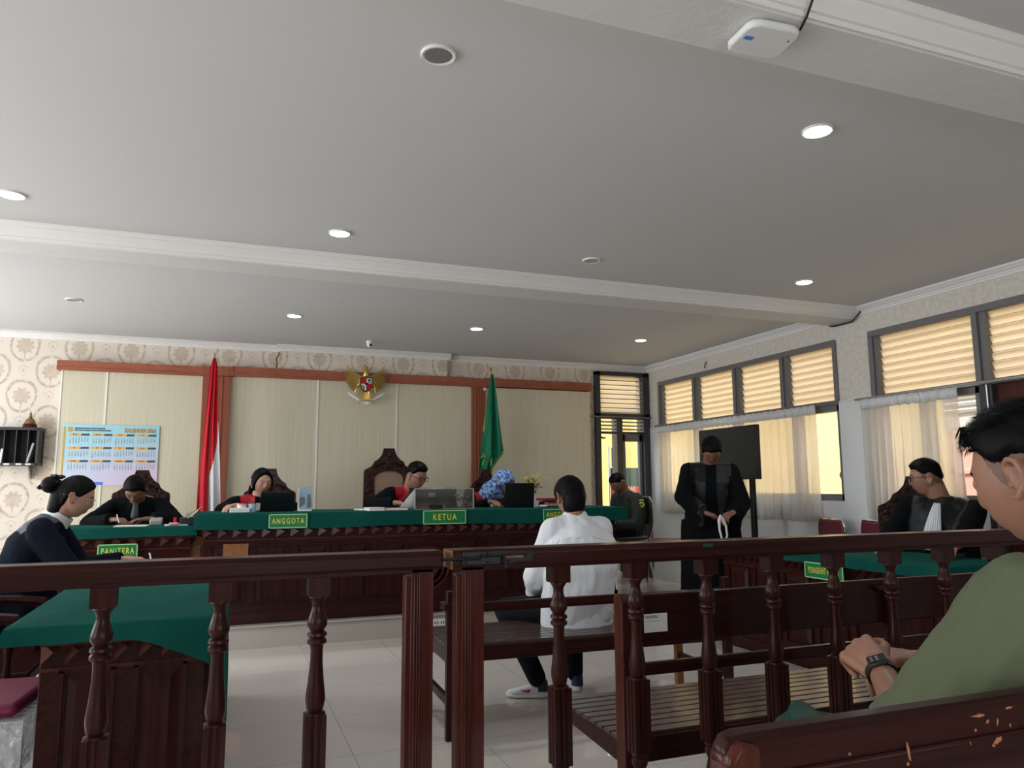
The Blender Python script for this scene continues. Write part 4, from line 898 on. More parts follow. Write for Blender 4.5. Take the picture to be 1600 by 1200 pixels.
mb = MB(); mb.prism([(-.044, .02), (.0, .05), (.0, .10), (-.015, .11), (-.044, .10)], 'y', -.045, -.0425); mb.prism([(.015, .02), (.05, .02), (.052, .06), (.04, .13), (.02, .13)], 'y', -.046, -.0425); r_ = obj('pictured_rock', mb, 'rock_grey', o)
obj('calendar_spiral', MB().tube([(-.05, 0, .192), (.053, 0, .192)], .003), 'silver', t)
t = thing('tissue_box', 'low white box at the left end of the judges\' desk', 'box', (.13, 6.42, ZT)); obj('box', MB().b2(-.075, .075, -.04, .04, 0, .035), 'paper', t, bevel=.003); obj('opening', MB().b2(-.03, .03, -.015, .015, .034, .0365), 'frame_grey', t)
t = thing('pot_lid', 'pink and white lidded tub on the white box before the long-haired judge', 'tub', (.145, 6.43, ZT+.035)); obj('tub', MB().lathe([(.001, 0), (.034, 0), (.036, .02), (.001, .02)], seg=20), 'paper', t); obj('lid', MB().lathe([(.001, .02), (.039, .02), (.037, .032), (.001, .034)], seg=20), 'pink', t)
tag(obj('cup', MB().lathe([(.001, 0), (.026, 0), (.032, .065), (.029, .065), (.024, .006), (.001, .006)], (.225, 6.44, ZT), seg=20), 'cup_blue'), 'small pale blue cup left of the left laptop', 'cup')
def book(label, x, y, w_, d, h, rz, cov, z=ZT):
    t = thing('book', label, 'book', (x, y, z), rz); obj('pages', MB().b2(-w_/2+.003, w_/2-.003, -d/2+.003, d/2, .003, h-.003), 'paper', t)
    mb = MB(); mb.b2(-w_/2, w_/2, -d/2, d/2, 0, .003); mb.b2(-w_/2, w_/2, -d/2, d/2, h-.003, h); obj('cover', mb, cov, t); return t
book('cream book lying at the left of the presiding judge\'s papers', 1.18, 6.32, .13, .18, .026, .1, 'book_cream')
book('brown-covered book before the presiding judge, beside the monitor', 1.36, 6.33, .19, .16, .022, -.05, 'wood_pale')
tag(obj('paper_sheaf', MB().box((1.16, 6.48, ZT+.006), (.19, .16, .010), rz=.3), 'paper'), 'loose sheaf of paper behind the cream book', 'paper')
t = thing('monitor', 'black desktop monitor seen from behind at the KETUA seat', 'monitor', (1.73, 6.50, ZT))
obj('screen_housing', MB().box((0, 0, .105), (.43, .025, .155), rx=R(-8)), 'screen_black', t, bevel=.006); obj('stand_arm', MB().b2(-.03, .03, .0, .06, 0, .1), 'black', t); obj('base', MB().b2(-.1, .1, -.05, .09, 0, .01), 'black', t, bevel=.004)
obj('maker_plate', MB().b2(-.045, .015, -.024, -.016, .105, .14), 'silver', t, bevel=.002)
t = thing('acrylic_screen', 'clear acrylic guard with metal edges standing before the KETUA monitor', 'screen guard', (1.795, 6.36, ZT))
obj('sheet', MB().b2(-.262, .265, -.003, .003, 0, .178), 'acrylic', t); mb = MB(); mb.b2(-.265, .268, -.006, .006, .172, .18); mb.b2(-.268, -.258, -.006, .006, 0, .18); mb.box((.262, 0, .09), (.01, .012, .18)); mb.b2(-.265, .268, -.006, .006, 0, .006)
obj('edge_strip', mb, 'silver', t); mb = MB(); mb.add([(-.262, 0, 0), (-.262, .0, .178), (-.38, .13, 0)], [(0, 1, 2)]); obj('side_sheet', mb, 'book_grey', t, solid=.004)
mb = MB(); rnd = random.Random(9)
for k in range(9): mb.box((.12+.15*rnd.random(), .04+.05*rnd.random(), .02+.02*k*.6), (.03, .02, .022), rz=rnd.random())
tag(obj('adapter', mb, 'frame_grey'), 'pile of grey cable adapters at the right end of the acrylic guard', 'adapters'); bpy.data.objects['adapter'].location = (1.80, 6.40, ZT)
tag(obj('phone_stand', MB().box((1.72, 6.33, ZT+.022), (.10, .012, .034), rx=R(-20)), 'black', bevel=.003), 'small black device leaning at the foot of the acrylic guard', 'device')
t = thing('tablet', 'black tablet held up by the presiding judge', 'tablet', (1.53, 6.60, ZT+.02)); obj('case', MB().box((0, 0, .07), (.018, .15, .2), ry=R(38)), 'black', t, bevel=.004); obj('screen', MB().box((-.010, 0, .077), (.001, .14, .18), ry=R(38)), 'screen_black', t)
t = thing('flower_vase', 'little arrangement of yellow artificial flowers behind the right laptop', 'flowers', (2.80, 6.78, ZT))
obj('vase', MB().lathe([(.001, 0), (.035, 0), (.045, .05), (.03, .10), (.035, .12), (.001, .12)], seg=20), 'plastic_white', t)
rnd = random.Random(11); fl, lv = MB(), MB()
for k in range(46):
    p = V((rnd.gauss(0, .042), rnd.gauss(0, .035), .235+rnd.gauss(0, .04)))
    for q in range(5): a = 2*pi*q/5+k; fl.sph(p+V((.009*cos(a), .009*sin(a)*.6, .006*sin(a))), (.007, .007, .004), seg=6, rg=4)
    p2 = V((rnd.gauss(0, .04), rnd.gauss(0, .035), .21+rnd.gauss(0, .035))); lv.cap(p2, .005, p2+V((rnd.uniform(-.02, .02), rnd.uniform(-.02, .02), rnd.uniform(-.01, .02))), .002, 6)
    if k % 3 == 0: lv.tube([(0, 0, .11), (p.x*.5, p.y*.5, .17), p], .002, 5)
obj('petals', fl, 'flower_yellow', t); obj('leaves', lv, 'leaf_dark', t)
t = thing('document_tray', 'black wire document tray at the right end of the judges\' desk', 'tray', (2.96, 6.62, ZT)); mb = MB()
for k in range(14): mb.b2(-.17+.026*k, -.166+.026*k, -.13, -.126, 0, .05)
for z in (0, .025, .05): mb.b2(-.175, .175, -.132, -.124, z, z+.006)
mb.b2(-.175, .175, -.13, .12, 0, .004); mb.b2(-.178, -.172, -.13, .12, 0, .05); mb.b2(.172, .178, -.13, .12, 0, .05); obj('tray', mb, 'black_metal', t)
tag(obj('folder', MB().box((2.93, 6.62, ZT+.068), (.25, .2, .024), rz=.03), 'red_box', bevel=.003), 'red folder on the black document tray', 'folder')
tag(obj('folder', MB().box((3.00, 6.62, ZT+.045), (.27, .2, .018), rz=-.03), 'maroon', bevel=.003), 'dark maroon folder under the red one on the tray', 'folder')
tag(obj('paper_sheaf', MB().box((3.05, 6.60, ZT+.086), (.15, .2, .010), rz=-.05), 'paper'), 'white papers lying across the red folder', 'paper')
tag(obj('paper_cup', MB().lathe([(.001, 0), (.022, 0), (.028, .06), (.001, .06)], (2.71, 6.5, ZT), seg=16), 'paper'), 'small white cup right of the right laptop', 'cup')
tag(obj('paper_roll', MB().cap((2.735, 6.46, ZT+.012), .010, (2.79, 6.45, ZT+.012), .010), 'paper'), 'crumpled white tissue beside the small white cup', 'tissue')
# clerk's desk
tag(obj('paper_sheet', MB().box((-.63, 6.38, .915), (.22, .16, .006), rz=-.06), 'paper'), 'white sheet in front of the writing clerk', 'paper')
tag(obj('paper_sheet', MB().box((-.325, 6.38, .915), (.15, .14, .006), rz=.15), 'paper'), 'white sheet beside the pen tray on the clerk\'s desk', 'paper')
t = thing('pen_tray', 'dark pen holder with white papers leaning out beside the judges\' desk end', 'pen holder', (-.25, 6.42, .912)); obj('holder', MB().b2(-.05, .06, -.04, .05, 0, .055), 'black', t, bevel=.004)
mb = MB()
for k in range(5): mb.tube([(-.03+.018*k, 0, .03), (-.02+.022*k+.03, .01, .09+.01*k)], .004)
obj('pens', mb, 'frame_grey', t); mb = MB().box((.05, 0, .09), (.14, .05, .003), ry=R(-42)); mb.box((.03, -.02, .07), (.12, .04, .003), ry=R(-36)); obj('leaning_papers', mb, 'paper', t)
tag(obj('highlighter', MB().cap((-.36, 6.30, .926), .011, (-.31, 6.30, .926), .011), 'pink'), 'pink highlighter on the clerk\'s desk', 'pen')
tag(obj('red_marker', MB().lathe([(.001, 0), (.012, 0), (.012, .05), (.001, .055)], (-.335, 6.45, .915)), 'flag_red'), 'little red cap standing beside the pen holder', 'pen')
tag(obj('telephone', MB().box((-.48, 6.60, .935), (.09, .1, .045), rx=.2), 'book_grey', bevel=.01), 'small grey desk device right of the clerk', 'device')
tag(obj('pen', MB().tube([(-.735, 6.56, .93), (-.757, 6.58, .995)], .0045), 'silver'), 'silver pen in the hand of the clerk', 'pen')
tag(obj('pen', MB().tube([(-.318, 4.40, .775), (-.345, 4.43, .86)], .0045), 'silver'), 'silver pen in the hand of the woman writing', 'pen')
tag(obj('paper_sheet', MB().box((-.27, 4.42, .768), (.21, .29, .004), rz=.1), 'paper'), 'white sheet under the hand of the woman writing', 'paper')

# ------------------------------------------------------------------ television on its stand
t = thing('television', 'large dark television on a black floor stand behind the standing man', 'television', (4.62, 6.18, 0))
obj('housing', MB().b2(4.61, 4.66, 5.735, 6.635, 1.245, 1.755), 'black', t, world=True, bevel=.006)
obj('screen', MB().b2(4.607, 4.611, 5.745, 6.625, 1.262, 1.748), 'tv_screen', t, world=True)
mb = MB()
for y in (5.90, 6.47): mb.b2(4.66, 4.70, y-.025, y+.025, .06, 1.5)
mb.b2(4.66, 4.70, 5.9, 6.47, .30, .36); obj('post', mb, 'black_metal', t, world=True, bevel=.004)
obj('tray', MB().b2(4.45, 4.78, 5.84, 6.53, .62, .64), 'black_metal', t, world=True)
for y in (5.90, 6.47): obj('foot', MB().b2(4.42, 4.92, y-.025, y+.025, .03, .07), 'black_metal', t, world=True, bevel=.005)
mb = MB()
for y in (5.90, 6.47):
    for x in (4.45, 4.89): mb.lathe([(.001, -.015), (.03, -.015), (.03, .015), (.001, .015)], (x, y, .03), (0, 1, 0), 16)
obj('castor', mb, 'black', t, world=True)

# ------------------------------------------------------------------ people
def remesh(mb, vox, sm=3, fac=.5, post=None):
    me = bpy.data.meshes.new('t'); me.from_pydata(mb.v, [], mb.f); fixn(me)
    o = bpy.data.objects.new('t', me); C.objects.link(o)
    r_ = o.modifiers.new('r', 'REMESH'); r_.mode = 'VOXEL'; r_.voxel_size = vox
    if sm: s_ = o.modifiers.new('s', 'SMOOTH'); s_.factor = fac; s_.iterations = sm
    out = bpy.data.meshes.new_from_object(o.evaluated_get(bpy.context.evaluated_depsgraph_get()))
    bpy.data.objects.remove(o); bpy.data.meshes.remove(me); return out
def G(x, z, cx, cz, sx, sz): return exp(-((x-cx)/sx)**2-((z-cz)/sz)**2)
def headp(d, fem=0, feat=1):
    x, y, z = d; px, py, pz = x*.0745, y*.094, z*.113
    if y < 0: py *= 1.06
    if z > 0: px *= 1+.05*z*(1-z)*2
    if z < 0:
        t = min(1, -z); px *= 1-(.30+.05*fem)*t**1.8
        if y < 0: py *= 1-.55*t**1.1
    if y > 0: py = py*(1-.06*max(0, y)**4)+.004*(1-abs(z))
    if y > .15 and feat:
        k = min(1, (y-.15)/.3); f = 0
        f += .007*G(px, pz, 0, .004, .009, .016)+.013*G(px, pz, 0, -.016, .0095, .013)+.010*G(px, pz, 0, -.030, .012, .009)
        f += .006*(G(px, pz, .013, -.033, .007, .007)+G(px, pz, -.013, -.033, .007, .007))
        f -= .010*(G(px, pz, .031, .004, .016, .012)+G(px, pz, -.031, .004, .016, .012))
        f += .005*(G(px, pz, .028, .026, .022, .009)+G(px, pz, -.028, .026, .022, .009))
        f += .007*G(px, pz, 0, -.057, .022, .006)+.007*G(px, pz, 0, -.070, .018, .0065)-.003*G(px, pz, 0, -.0635, .024, .0022)
        f += .008*G(px, pz, 0, -.100, .020, .014)-.003*G(px, pz, 0, -.083, .02, .006)
        f += .004*(G(px, pz, .046, -.018, .018, .018)+G(px, pz, -.046, -.018, .018, .018))
        py += f*k
    return V((px, py, pz))
def headgrid(fn, mb, M, seg=72, rg=60):
    vv = []
    for i in range(1, rg):
        t = pi*i/rg
        for j in range(seg): p = 2*pi*j/seg; vv.append(fn(V((sin(t)*sin(p), sin(t)*cos(p), cos(t)))))
    ff = [(i*seg+j, (i+1)*seg+j, (i+1)*seg+(j+1) % seg, i*seg+(j+1) % seg) for i in range(rg-2) for j in range(seg)]
    a = len(vv); vv += [fn(V((0, 0, 1))), fn(V((0, 0, -1)))]
    ff += [(a, j, (j+1) % seg) for j in range(seg)]+[(a+1, (rg-2)*seg+(j+1) % seg, (rg-2)*seg+j) for j in range(seg)]
    mb.add(vv, ff, M)
def lerpt(x, T):
    for (a, p), (b, q) in zip(T, T[1:]):
        if x <= b: return p+(q-p)*(x-a)/(b-a)
    return T[-1][1]
HAIRLINE = {'short': [(0, .062), (35, .060), (55, .045), (68, .012), (80, -.012), (88, -.010), (97, .030), (108, .026), (118, -.02), (140, -.05), (180, -.062)],
            'fade': [(0, .066), (30, .068), (50, .062), (64, .046), (76, .030), (86, .026), (97, .036), (108, .032), (118, .012), (140, -.010), (180, -.025)], 'stub': [(0, .066), (30, .068), (50, .060), (64, .030), (76, -.005), (86, -.014), (97, .028), (108, .024), (118, -.02), (140, -.045), (180, -.055)],
            'long': [(0, .070), (30, .066), (50, .050), (65, .030), (78, .008), (88, .005), (98, .012), (110, -.02), (125, -.06), (150, -.085), (180, -.09)],
            'cap': [(0, .045), (60, .040), (90, .030), (120, .0), (180, -.03)], 'scarf': [(0, .055), (35, .045), (60, 0), (75, -.06), (90, -.11), (180, -.2)]}
def hairfn(style, thick, fem=0):
    T = HAIRLINE.get('_', HAIRLINE[style])
    def fn(d):
        p = headp(d, fem, 0); az = abs(math.degrees(atan2(d.x, d.y))) if (abs(d.x)+abs(d.y)) > 1e-4 else 90
        zl = lerpt(az, T); k = max(-1, min(1, (p.z-zl)/.010)); n_ = noise.noise(V((p.x*60, p.y*40, p.z*14)))*.5+.5
        th = thick
        if style == 'fade': th = thick*(.30+.70*max(0, min(1, (p.z-.03)/.045)))
        elif style == 'short': th = thick*(.45+.55*max(0, min(1, (p.z-.0)/.06)))
        if style == 'cap': h = (.012 if k > 0 else -.01); 
        else: h = -.010+(th+.010)*(k*.5+.5)+(.004*n_*(k > 0))
        if style == 'cap' and p.z > .04: return V((p.x*1.10, p.y*1.08+.002, min(.128, p.z+.03)))
        return p+d.normalized()*h
    return fn
def hand(mb, wr, fd, pn, side, curl, s=1.0, det=None):
    """palm and five unequal bent fingers; fd = direction of the fingers, pn = palm normal, side=+1 thumb on the cross side"""
    fd = V(fd).normalized(); pn = V(pn); pn = (pn-fd*pn.dot(fd)).normalized(); cr = fd.cross(pn).normalized()*side; wr = V(wr)
    for k in range(4):
        o = (k-1.5)*-.0185*s
        mb.cap(wr+fd*.005*s+cr*o*.6, .0145*s, wr+fd*(.078-.004*abs(k-1))*s+cr*o, .0125*s, 12)
    mb.cap(wr-fd*.02*s, .021*s, wr+fd*.03*s, .021*s, 12)
    L4 = (.040, .045, .042, .032)
    cs = curl if hasattr(curl, '__len__') else [curl]*4
    for k in range(4):
        p = wr+fd*(.080-.004*abs(k-1))*s+cr*((k-1.5)*-.0195*s); a = 0; L = L4[k]*s; r_ = (.0092-.0006*(k == 3))*s
        for q, (f, ll) in enumerate(((.8, 1), (1.0, .68), (.6, .55))):
            a += cs[k]*f; dd = fd*cos(a)+pn*sin(a); e = p+dd*L*ll; mb.cap(p, r_, e, r_*.92, 10); p = e; r_ *= .92
    p = wr+fd*.025*s+cr*.024*s+pn*.004*s; d1 = (fd*.72+cr*.62+pn*.35).normalized(); e = p+d1*.040*s; mb.cap(p, .0125*s, e, .011*s, 10)
    d2 = (fd*.9+cr*.15+pn*.45).normalized(); e2 = e+d2*.030*s; mb.cap(e, .011*s, e2, .0095*s, 10); d3 = (fd*.9-cr*.1+pn*.5).normalized(); mb.cap(e2, .0095*s, e2+d3*.020*s, .008*s, 10)
def ik(a, b, l1, l2, pole):
    a, b = V(a), V(b); d = b-a; L = min(d.length, (l1+l2)*.999); u = d.normalized(); x = (l1*l1-l2*l2+L*L)/(2*L); h = sqrt(max(0, l1*l1-x*x))
    pl = V(pole); pl = (pl-u*pl.dot(u)).normalized(); return a+u*x+pl*h
def strands(hb, hd, style, th0, fem, n_=900, seed=1):
    rnd = random.Random(seed)
    for k in range(n_):
        a = rnd.uniform(-pi, pi); zt = rnd.uniform(-.7, .97); d = V((sin(a)*sqrt(1-zt*zt), cos(a)*sqrt(1-zt*zt), zt)); p = headp(d, fem, 0); az = abs(math.degrees(atan2(d.x, d.y)))
        if p.z < lerpt(az, HAIRLINE[style])+.004: continue
        back = style == 'long'; dn = (V((0, -.12, .02))-p) if back else (p-V((.01, -.04, .112))); dn = dn-d*dn.dot(d); dn = dn.normalized() if dn.length > .001 else V((0, 0, -1))
        L = rnd.uniform(.012, .022); b = p+d*(th0*(.5+.5*max(0, min(1, p.z/.06)))-.002); w_ = d.cross(dn)*.002
        hb.add([hd(b-w_), hd(b+w_), hd(b+dn*L*.6+d*.003+w_*.8), hd(b+dn*L*.6+d*.003-w_*.8), hd(b+dn*L+d*(.0 if back else .002))], [(0, 1, 2, 3), (3, 2, 4)])
def person(label, neck, pelvis, head, fa, ha, hp=0, hr=0, sa=None, s=1.0, wrists=(), poles=((0, 0, -1), (0, 0, -1)), fdirs=None, pns=None, curls=(.5, .5), legs=None,
           sk='skin_tan', fem=0, hair='short', hthick=.014, top='robe_black', sleeve=1.0, loose=1.0, bottom='trouser_black', skirt=False, yoke=None, shoes='black', vox=.006, face=True, droop=0, lash=True, hline=None, beard=False, lip='lips', hunch=.05, hs=1.0, extra_hair=None, cuff=.97, shw=.18, armk=1.0, hair_m='hair_black', bell=0, collar=True):
    t = thing('person', label, 'person', (pelvis[0], pelvis[1], 0))
    neck, pelvis, head = V(neck), V(pelvis), V(head); fa = R(fa); F = V((-sin(fa), cos(fa), 0)); Rr = V((cos(fa), sin(fa), 0)); U = V((0, 0, 1))
    sa = fa if sa is None else R(sa); SR = V((cos(sa), sin(sa), 0)); SF = V((-sin(sa), cos(sa), 0))
    HM = Matrix.Translation(head) @ Matrix.Rotation(R(ha), 4, 'Z') @ Matrix.Rotation(R(-hp), 4, 'X') @ Matrix.Rotation(R(hr), 4, 'Y') @ Matrix.Scale(s*hs, 4)
    # spine: quadratic curve bulging backwards
    ctrl = (neck+pelvis)/2-F*hunch*2
    def sp(u): return pelvis*(1-u)**2+ctrl*2*u*(1-u)+neck*u*u
    def fr(u):
        a, b = sp(max(0, u-.02)), sp(min(1, u+.02)); T_ = (b-a).normalized(); rr = Rr.lerp(SR, u).normalized(); rr = (rr-T_*rr.dot(T_)).normalized(); return T_, rr, T_.cross(rr)
    def torso(mb, k, prof):
        rr = []
        for u, rx, ry in prof:
            T_, r_, f_ = fr(min(1, max(0, u))); c = sp(min(1, max(0, u)))+T_*((u-min(1, max(0, u)))*.5*s)
            rr.append([c+r_*cos(a)*rx*s*k+f_*sin(a)*ry*s*k for a in [2*pi*j/28 for j in range(28)]])
        mb.rings(rr)
    T_, r1, f1 = fr(.93); shc = sp(.875)
    sh = [shc-r1*shw*s, shc+r1*shw*s]   # left, right of the person
    up_, fo, ha_ = .285*s, .245*s, s
    body = MB()
    torso(body, 1, [(-.16, .09, .08), (-.1, .15, .105), (0, .16, .11), (.25, .14, .10), (.5, .155, .11), (.75, .165, .105), (.88, .14, .085), (.97, .07, .06), (1.03, .055, .055)])
    hd = lambda p: HM @ V(p)
    body.cap(sp(.95), .062*s, hd((0, -.028, -.06)), .056*s); body.cap(sp(.97)+f1*-.01*s, .058*s, hd((0, -.045, -.03)), .052*s)
    headgrid(lambda d: headp(d, fem), body, HM)
    for q in (-1, 1):   # ears
        c = V((q*.0765, -.012, -.006)); em = MB()
        pts = [c+V((q*.004, .012, -.028)), c+V((q*.008, .004, -.031)), c+V((q*.012, -.010, -.016)), c+V((q*.017, -.017, .008)), c+V((q*.016, -.012, .027)), c+V((q*.011, .002, .033)), c+V((q*.005, .013, .024)), c+V((q*.002, .014, .006))]
        rr_e = [.0055, .0062, .0052, .005, .005, .005, .0045, .004]
        for (a, b, r_, r2) in zip(pts, pts[1:], rr_e, rr_e[1:]): body.cap(hd(a), r_*s*hs, hd(b), r2*s*hs, 8)
        body.sph(hd(c+V((q*.004, -.002, .0))), (.006*s, .013*s, .024*s), HM.to_3x3().normalized().to_4x4() @ Matrix.Rotation(q*-.3, 4, 'Z'))
        body.cap(hd(c+V((0, .014, -.004))), .0045*s, hd(c+V((q*.006, .013, -.012))), .003*s, 8)
        if face: body.sph(hd((q*.031, .074, .004)), .0135*s*hs)
    elb, wri = [], []
    for i in (0, 1):
        w_ = V(wrists[i]); e = ik(sh[i], w_, up_, fo, poles[i]); w2 = e+(w_-e).normalized()*fo; elb.append(e); wri.append(w2)
        body.cap(sp(.93), .05*s, sh[i], .05*s); body.cap(sh[i], .050*s, e, .037*s); body.cap(e, .038*s, w2, .0245*s)
        hand(body, w2+(w2-e).normalized()*.018*s, fdirs[i] if fdirs else (w2-e), pns[i] if pns else (0, 0, -1), -1 if i == 0 else 1, curls[i], s*1.0)
    if legs is None: legs = [dict(k=pelvis+F*.42*s+Rr*q*.11*s-U*.02, a=pelvis+F*.40*s+Rr*q*.12*s-U*(.42*s)) for q in (-1, 1)]
    hips = [pelvis-Rr*.09*s, pelvis+Rr*.09*s]; kn = [V(l['k']) for l in legs]; an = [V(l['a']) for l in legs]
    ft = [V(l.get('f', tuple(F))).normalized() for l in legs]
    for i in (0, 1): body.cap(hips[i], .080*s, kn[i], .052*s); body.cap(kn[i], .05*s, an[i], .032*s); body.cap(an[i]-U*(.03 if shoes != 'sneaker' else .015)*s, .028*s, an[i]-U*.035*s+ft[i]*(.13 if shoes != 'sneaker' else .03)*s, .022*s)
    me = remesh(body, vox, 2)
    HI = HM.inverted(); mats = [sk, lip, 'stubble_skin']
    o = link('body', me, mats, t, world=False, smooth=0); me.materials.clear(); [me.materials.append(MATS[x]) for x in mats]
    co = [HI @ p.center for p in me.polygons]; idx = []
    for c in co:
        m_ = 0
        if c.y > .05 and abs(c.x) < .021+.0 and -.0755 < c.z < -.0515 and abs(c.x) < .024-.9*abs(c.z+.0635): m_ = 1
        if hair == 'fade' and c.length < .16 and c.z < .07:
            az_ = abs(math.degrees(atan2(c.x, c.y))); zl_ = lerpt(az_, HAIRLINE['stub'])
            if az_ > 56 and c.z > zl_-.006*noise.noise(c*120) and abs(c.x) < .0785: m_ = 2
        idx.append(m_)
    me.polygons.foreach_set('material_index', idx); me.polygons.foreach_set('use_smooth', [True]*len(me.polygons)); me.transform(WM[t.name].inverted()); me.update()
    if face:
        mb, eb = MB(), MB()
        for q in (-1, 1):
            el = [hd((q*(.031+.0115*cos(a)), .0872-.005*abs(cos(a)), .001-.0035*sin(a))) for a in [pi*j/6 for j in range(7)]]; mb.tube(el, .0013*s*hs, 5)
            ar = [hd((q*(.031+.018*cos(a)), .0875-.011*abs(cos(a))-.002, .020+.006*sin(a))) for a in [pi*j/6 for j in range(7)]]; eb = MB(); eb.tube(ar, [.001, .0022, .0028, .003, .0028, .0025, .001], 6); obj('eyebrow', eb, 'hair_black', t, world=True)
        obj('eyelashes', mb, 'black', t, world=True) if lash else None
    if hair:
        hb = MB(); HAIRLINE['_'] = hline or HAIRLINE[hair]; headgrid(hairfn(hair, hthick, fem), hb, HM, 96, 80)
        if extra_hair: extra_hair(hb, hd, s)
        if hair in ('short', 'fade', 'long') and extra_hair not in (globals().get('nape'), globals().get('quiff')): strands(hb, hd, hair, hthick, fem)
        obj('headscarf' if hair == 'scarf' else 'hair', hb, hair_m, t, world=True, smooth=60)
    # upper garment
    g = MB(); lo = loose
    if droop:
        for i in (0, 1):
            c = elb[i].lerp(wri[i], .82); g.cap(elb[i], .07*s, c+V((0, 0, -.03)), .07*s); g.cap(c+V((0, 0, -.02)), .06*s, c+V((0, 0, -.02-droop)), .045*s); g.cap(elb[i].lerp(wri[i], .3), .07*s, c+V((0, 0, -droop)), .04*s)
    pr = [(0, .19*lo, .14*lo), (.2, .185*lo, .135*lo), (.45, .19*lo, .14*lo), (.7, .195*lo, .135*lo), (.85, .175, .115), (.93, .125, .09), (1.0, .076, .072), (1.035, .068, .066)]
    if not skirt: pr = [(-.16, .18*lo, .145*lo)]+pr
    else: pr = [(-.14, .21*lo, .17*lo)]+pr
    torso(g, 1, pr)
    slv = []
    for i in (0, 1):
        e, w_ = elb[i], wri[i]; r0_ = .070*(.8+.2*lo)*s*armk
        g.cap(sp(.90), .070*s, sh[i], r0_*.98); g.cap(sh[i], r0_, e, (.058*lo+bell*.02)*s*armk)
        if sleeve > .5:
            c = e+(w_-e)*min(1, sleeve)*cuff; g.rings([[c_+q_ for q_ in qs] for c_, qs in [(e.lerp(c, f_), [ (( (c-e).normalized().orthogonal().normalized()*cos(a)+(c-e).normalized().cross((c-e).normalized().orthogonal().normalized())*sin(a))*( (.056*lo+(.042*(1-bell)+.085*bell-.056*lo)*f_)*s)) for a in [2*pi*j/20 for j in range(20)]]) for f_ in (0, .25, .5, .75, 1)]])
        elif sleeve > 0: g.cap(e, .056*lo*s*armk, e+(w_-e)*.12, .060*lo*s*armk)
    if skirt:
        for i in (0, 1): g.cap(hips[i], .11*s, kn[i], .085*s); 
        if skirt == 'stand':
            rr = []
            for f_ in (0, .3, .7, 1): c = pelvis.lerp(V((pelvis.x, pelvis.y, .14)), f_); rr.append([c+Rr*cos(a)*(.245+.03*f_)*s+F*sin(a)*(.20+.03*f_)*s*(1+.0) for a in [2*pi*j/40 for j in range(40)]])
            g.rings(rr)
    mg = remesh(g, vox*1.25, 4)
    # folds
    vs_ = [v.co.copy() for v in mg.vertices]; ns = [v.normal.copy() for v in mg.vertices]; flat = []
    for c, n_ in zip(vs_, ns):
        a = noise.noise(V((c.x*9+3, c.y*9, c.z*5))); b = noise.noise(V((c.x*24, c.y*24, c.z*10+5))); flat += list(c+n_*(.007*a+.0035*b+.004*abs(a))*(1.9 if 'shirt' in top else 1))
    mg.vertices.foreach_set('co', flat)
    go = link('garment', mg, top, t, world=False, smooth=0); mg.materials.clear(); mg.materials.append(MATS[top])
    if yoke:
        mg.materials.append(MATS[yoke[0]]); idx = []
        for p in mg.polygons:
            c = p.center; d = c-sp(.93); a, b, h = d.dot(r1)/s, d.dot(f1)/s, d.dot(T_)/s; idx.append(1 if yoke[1](a, b, h) else 0)
        mg.polygons.foreach_set('material_index', idx)
    mg.polygons.foreach_set('use_smooth', [True]*len(mg.polygons)); mg.transform(WM[t.name].inverted()); mg.update()
    go.name = 'robe' if 'robe' in top else ('uniform_shirt' if 'uniform' in top else 'shirt'); 
    # trousers and shoes
    if skirt != 'stand':
        g = MB(); g.sph(pelvis, (.17*s, .15*s, .12*s), Matrix.Rotation(fa, 4, 'Z'))
        for i in (0, 1): g.cap(hips[i], .100*s, kn[i], .070*s); g.cap(kn[i], .070*s, an[i]+U*.03*s, .055*s)
        mg = remesh(g, .010, 3); obj_ = link('trousers', mg, bottom, t, world=False, smooth=0); mg.materials.clear(); mg.materials.append(MATS[bottom]); mg.polygons.foreach_set('use_smooth', [True]*len(mg.polygons)); mg.transform(WM[t.name].inverted()); mg.update()
    for i in (0, 1):
        z0 = an[i].z-.085*s; f_ = ft[i]; q = f_.cross(U).normalized()
        if shoes == 'sneaker': sneaker(t, an[i], f_, q, s, i); continue
        mb = MB(); b0 = an[i]-U*(an[i].z-z0-.030*s)
        mb.cap(b0-f_*.03*s, .040*s, b0+f_*.15*s, .034*s); mb.cap(an[i], .042*s, b0+f_*.06*s, .04*s)
        mm = remesh(mb, .008, 2); link('shoe', mm, shoes, t, world=True, smooth=60)
    t['_']=0; del t['_']
    return t, dict(sp=sp, fr=fr, hd=hd, sh=sh, elb=elb, wri=wri, F=F, R=Rr, r1=r1, f1=f1, T=T_, s=s, HM=HM)
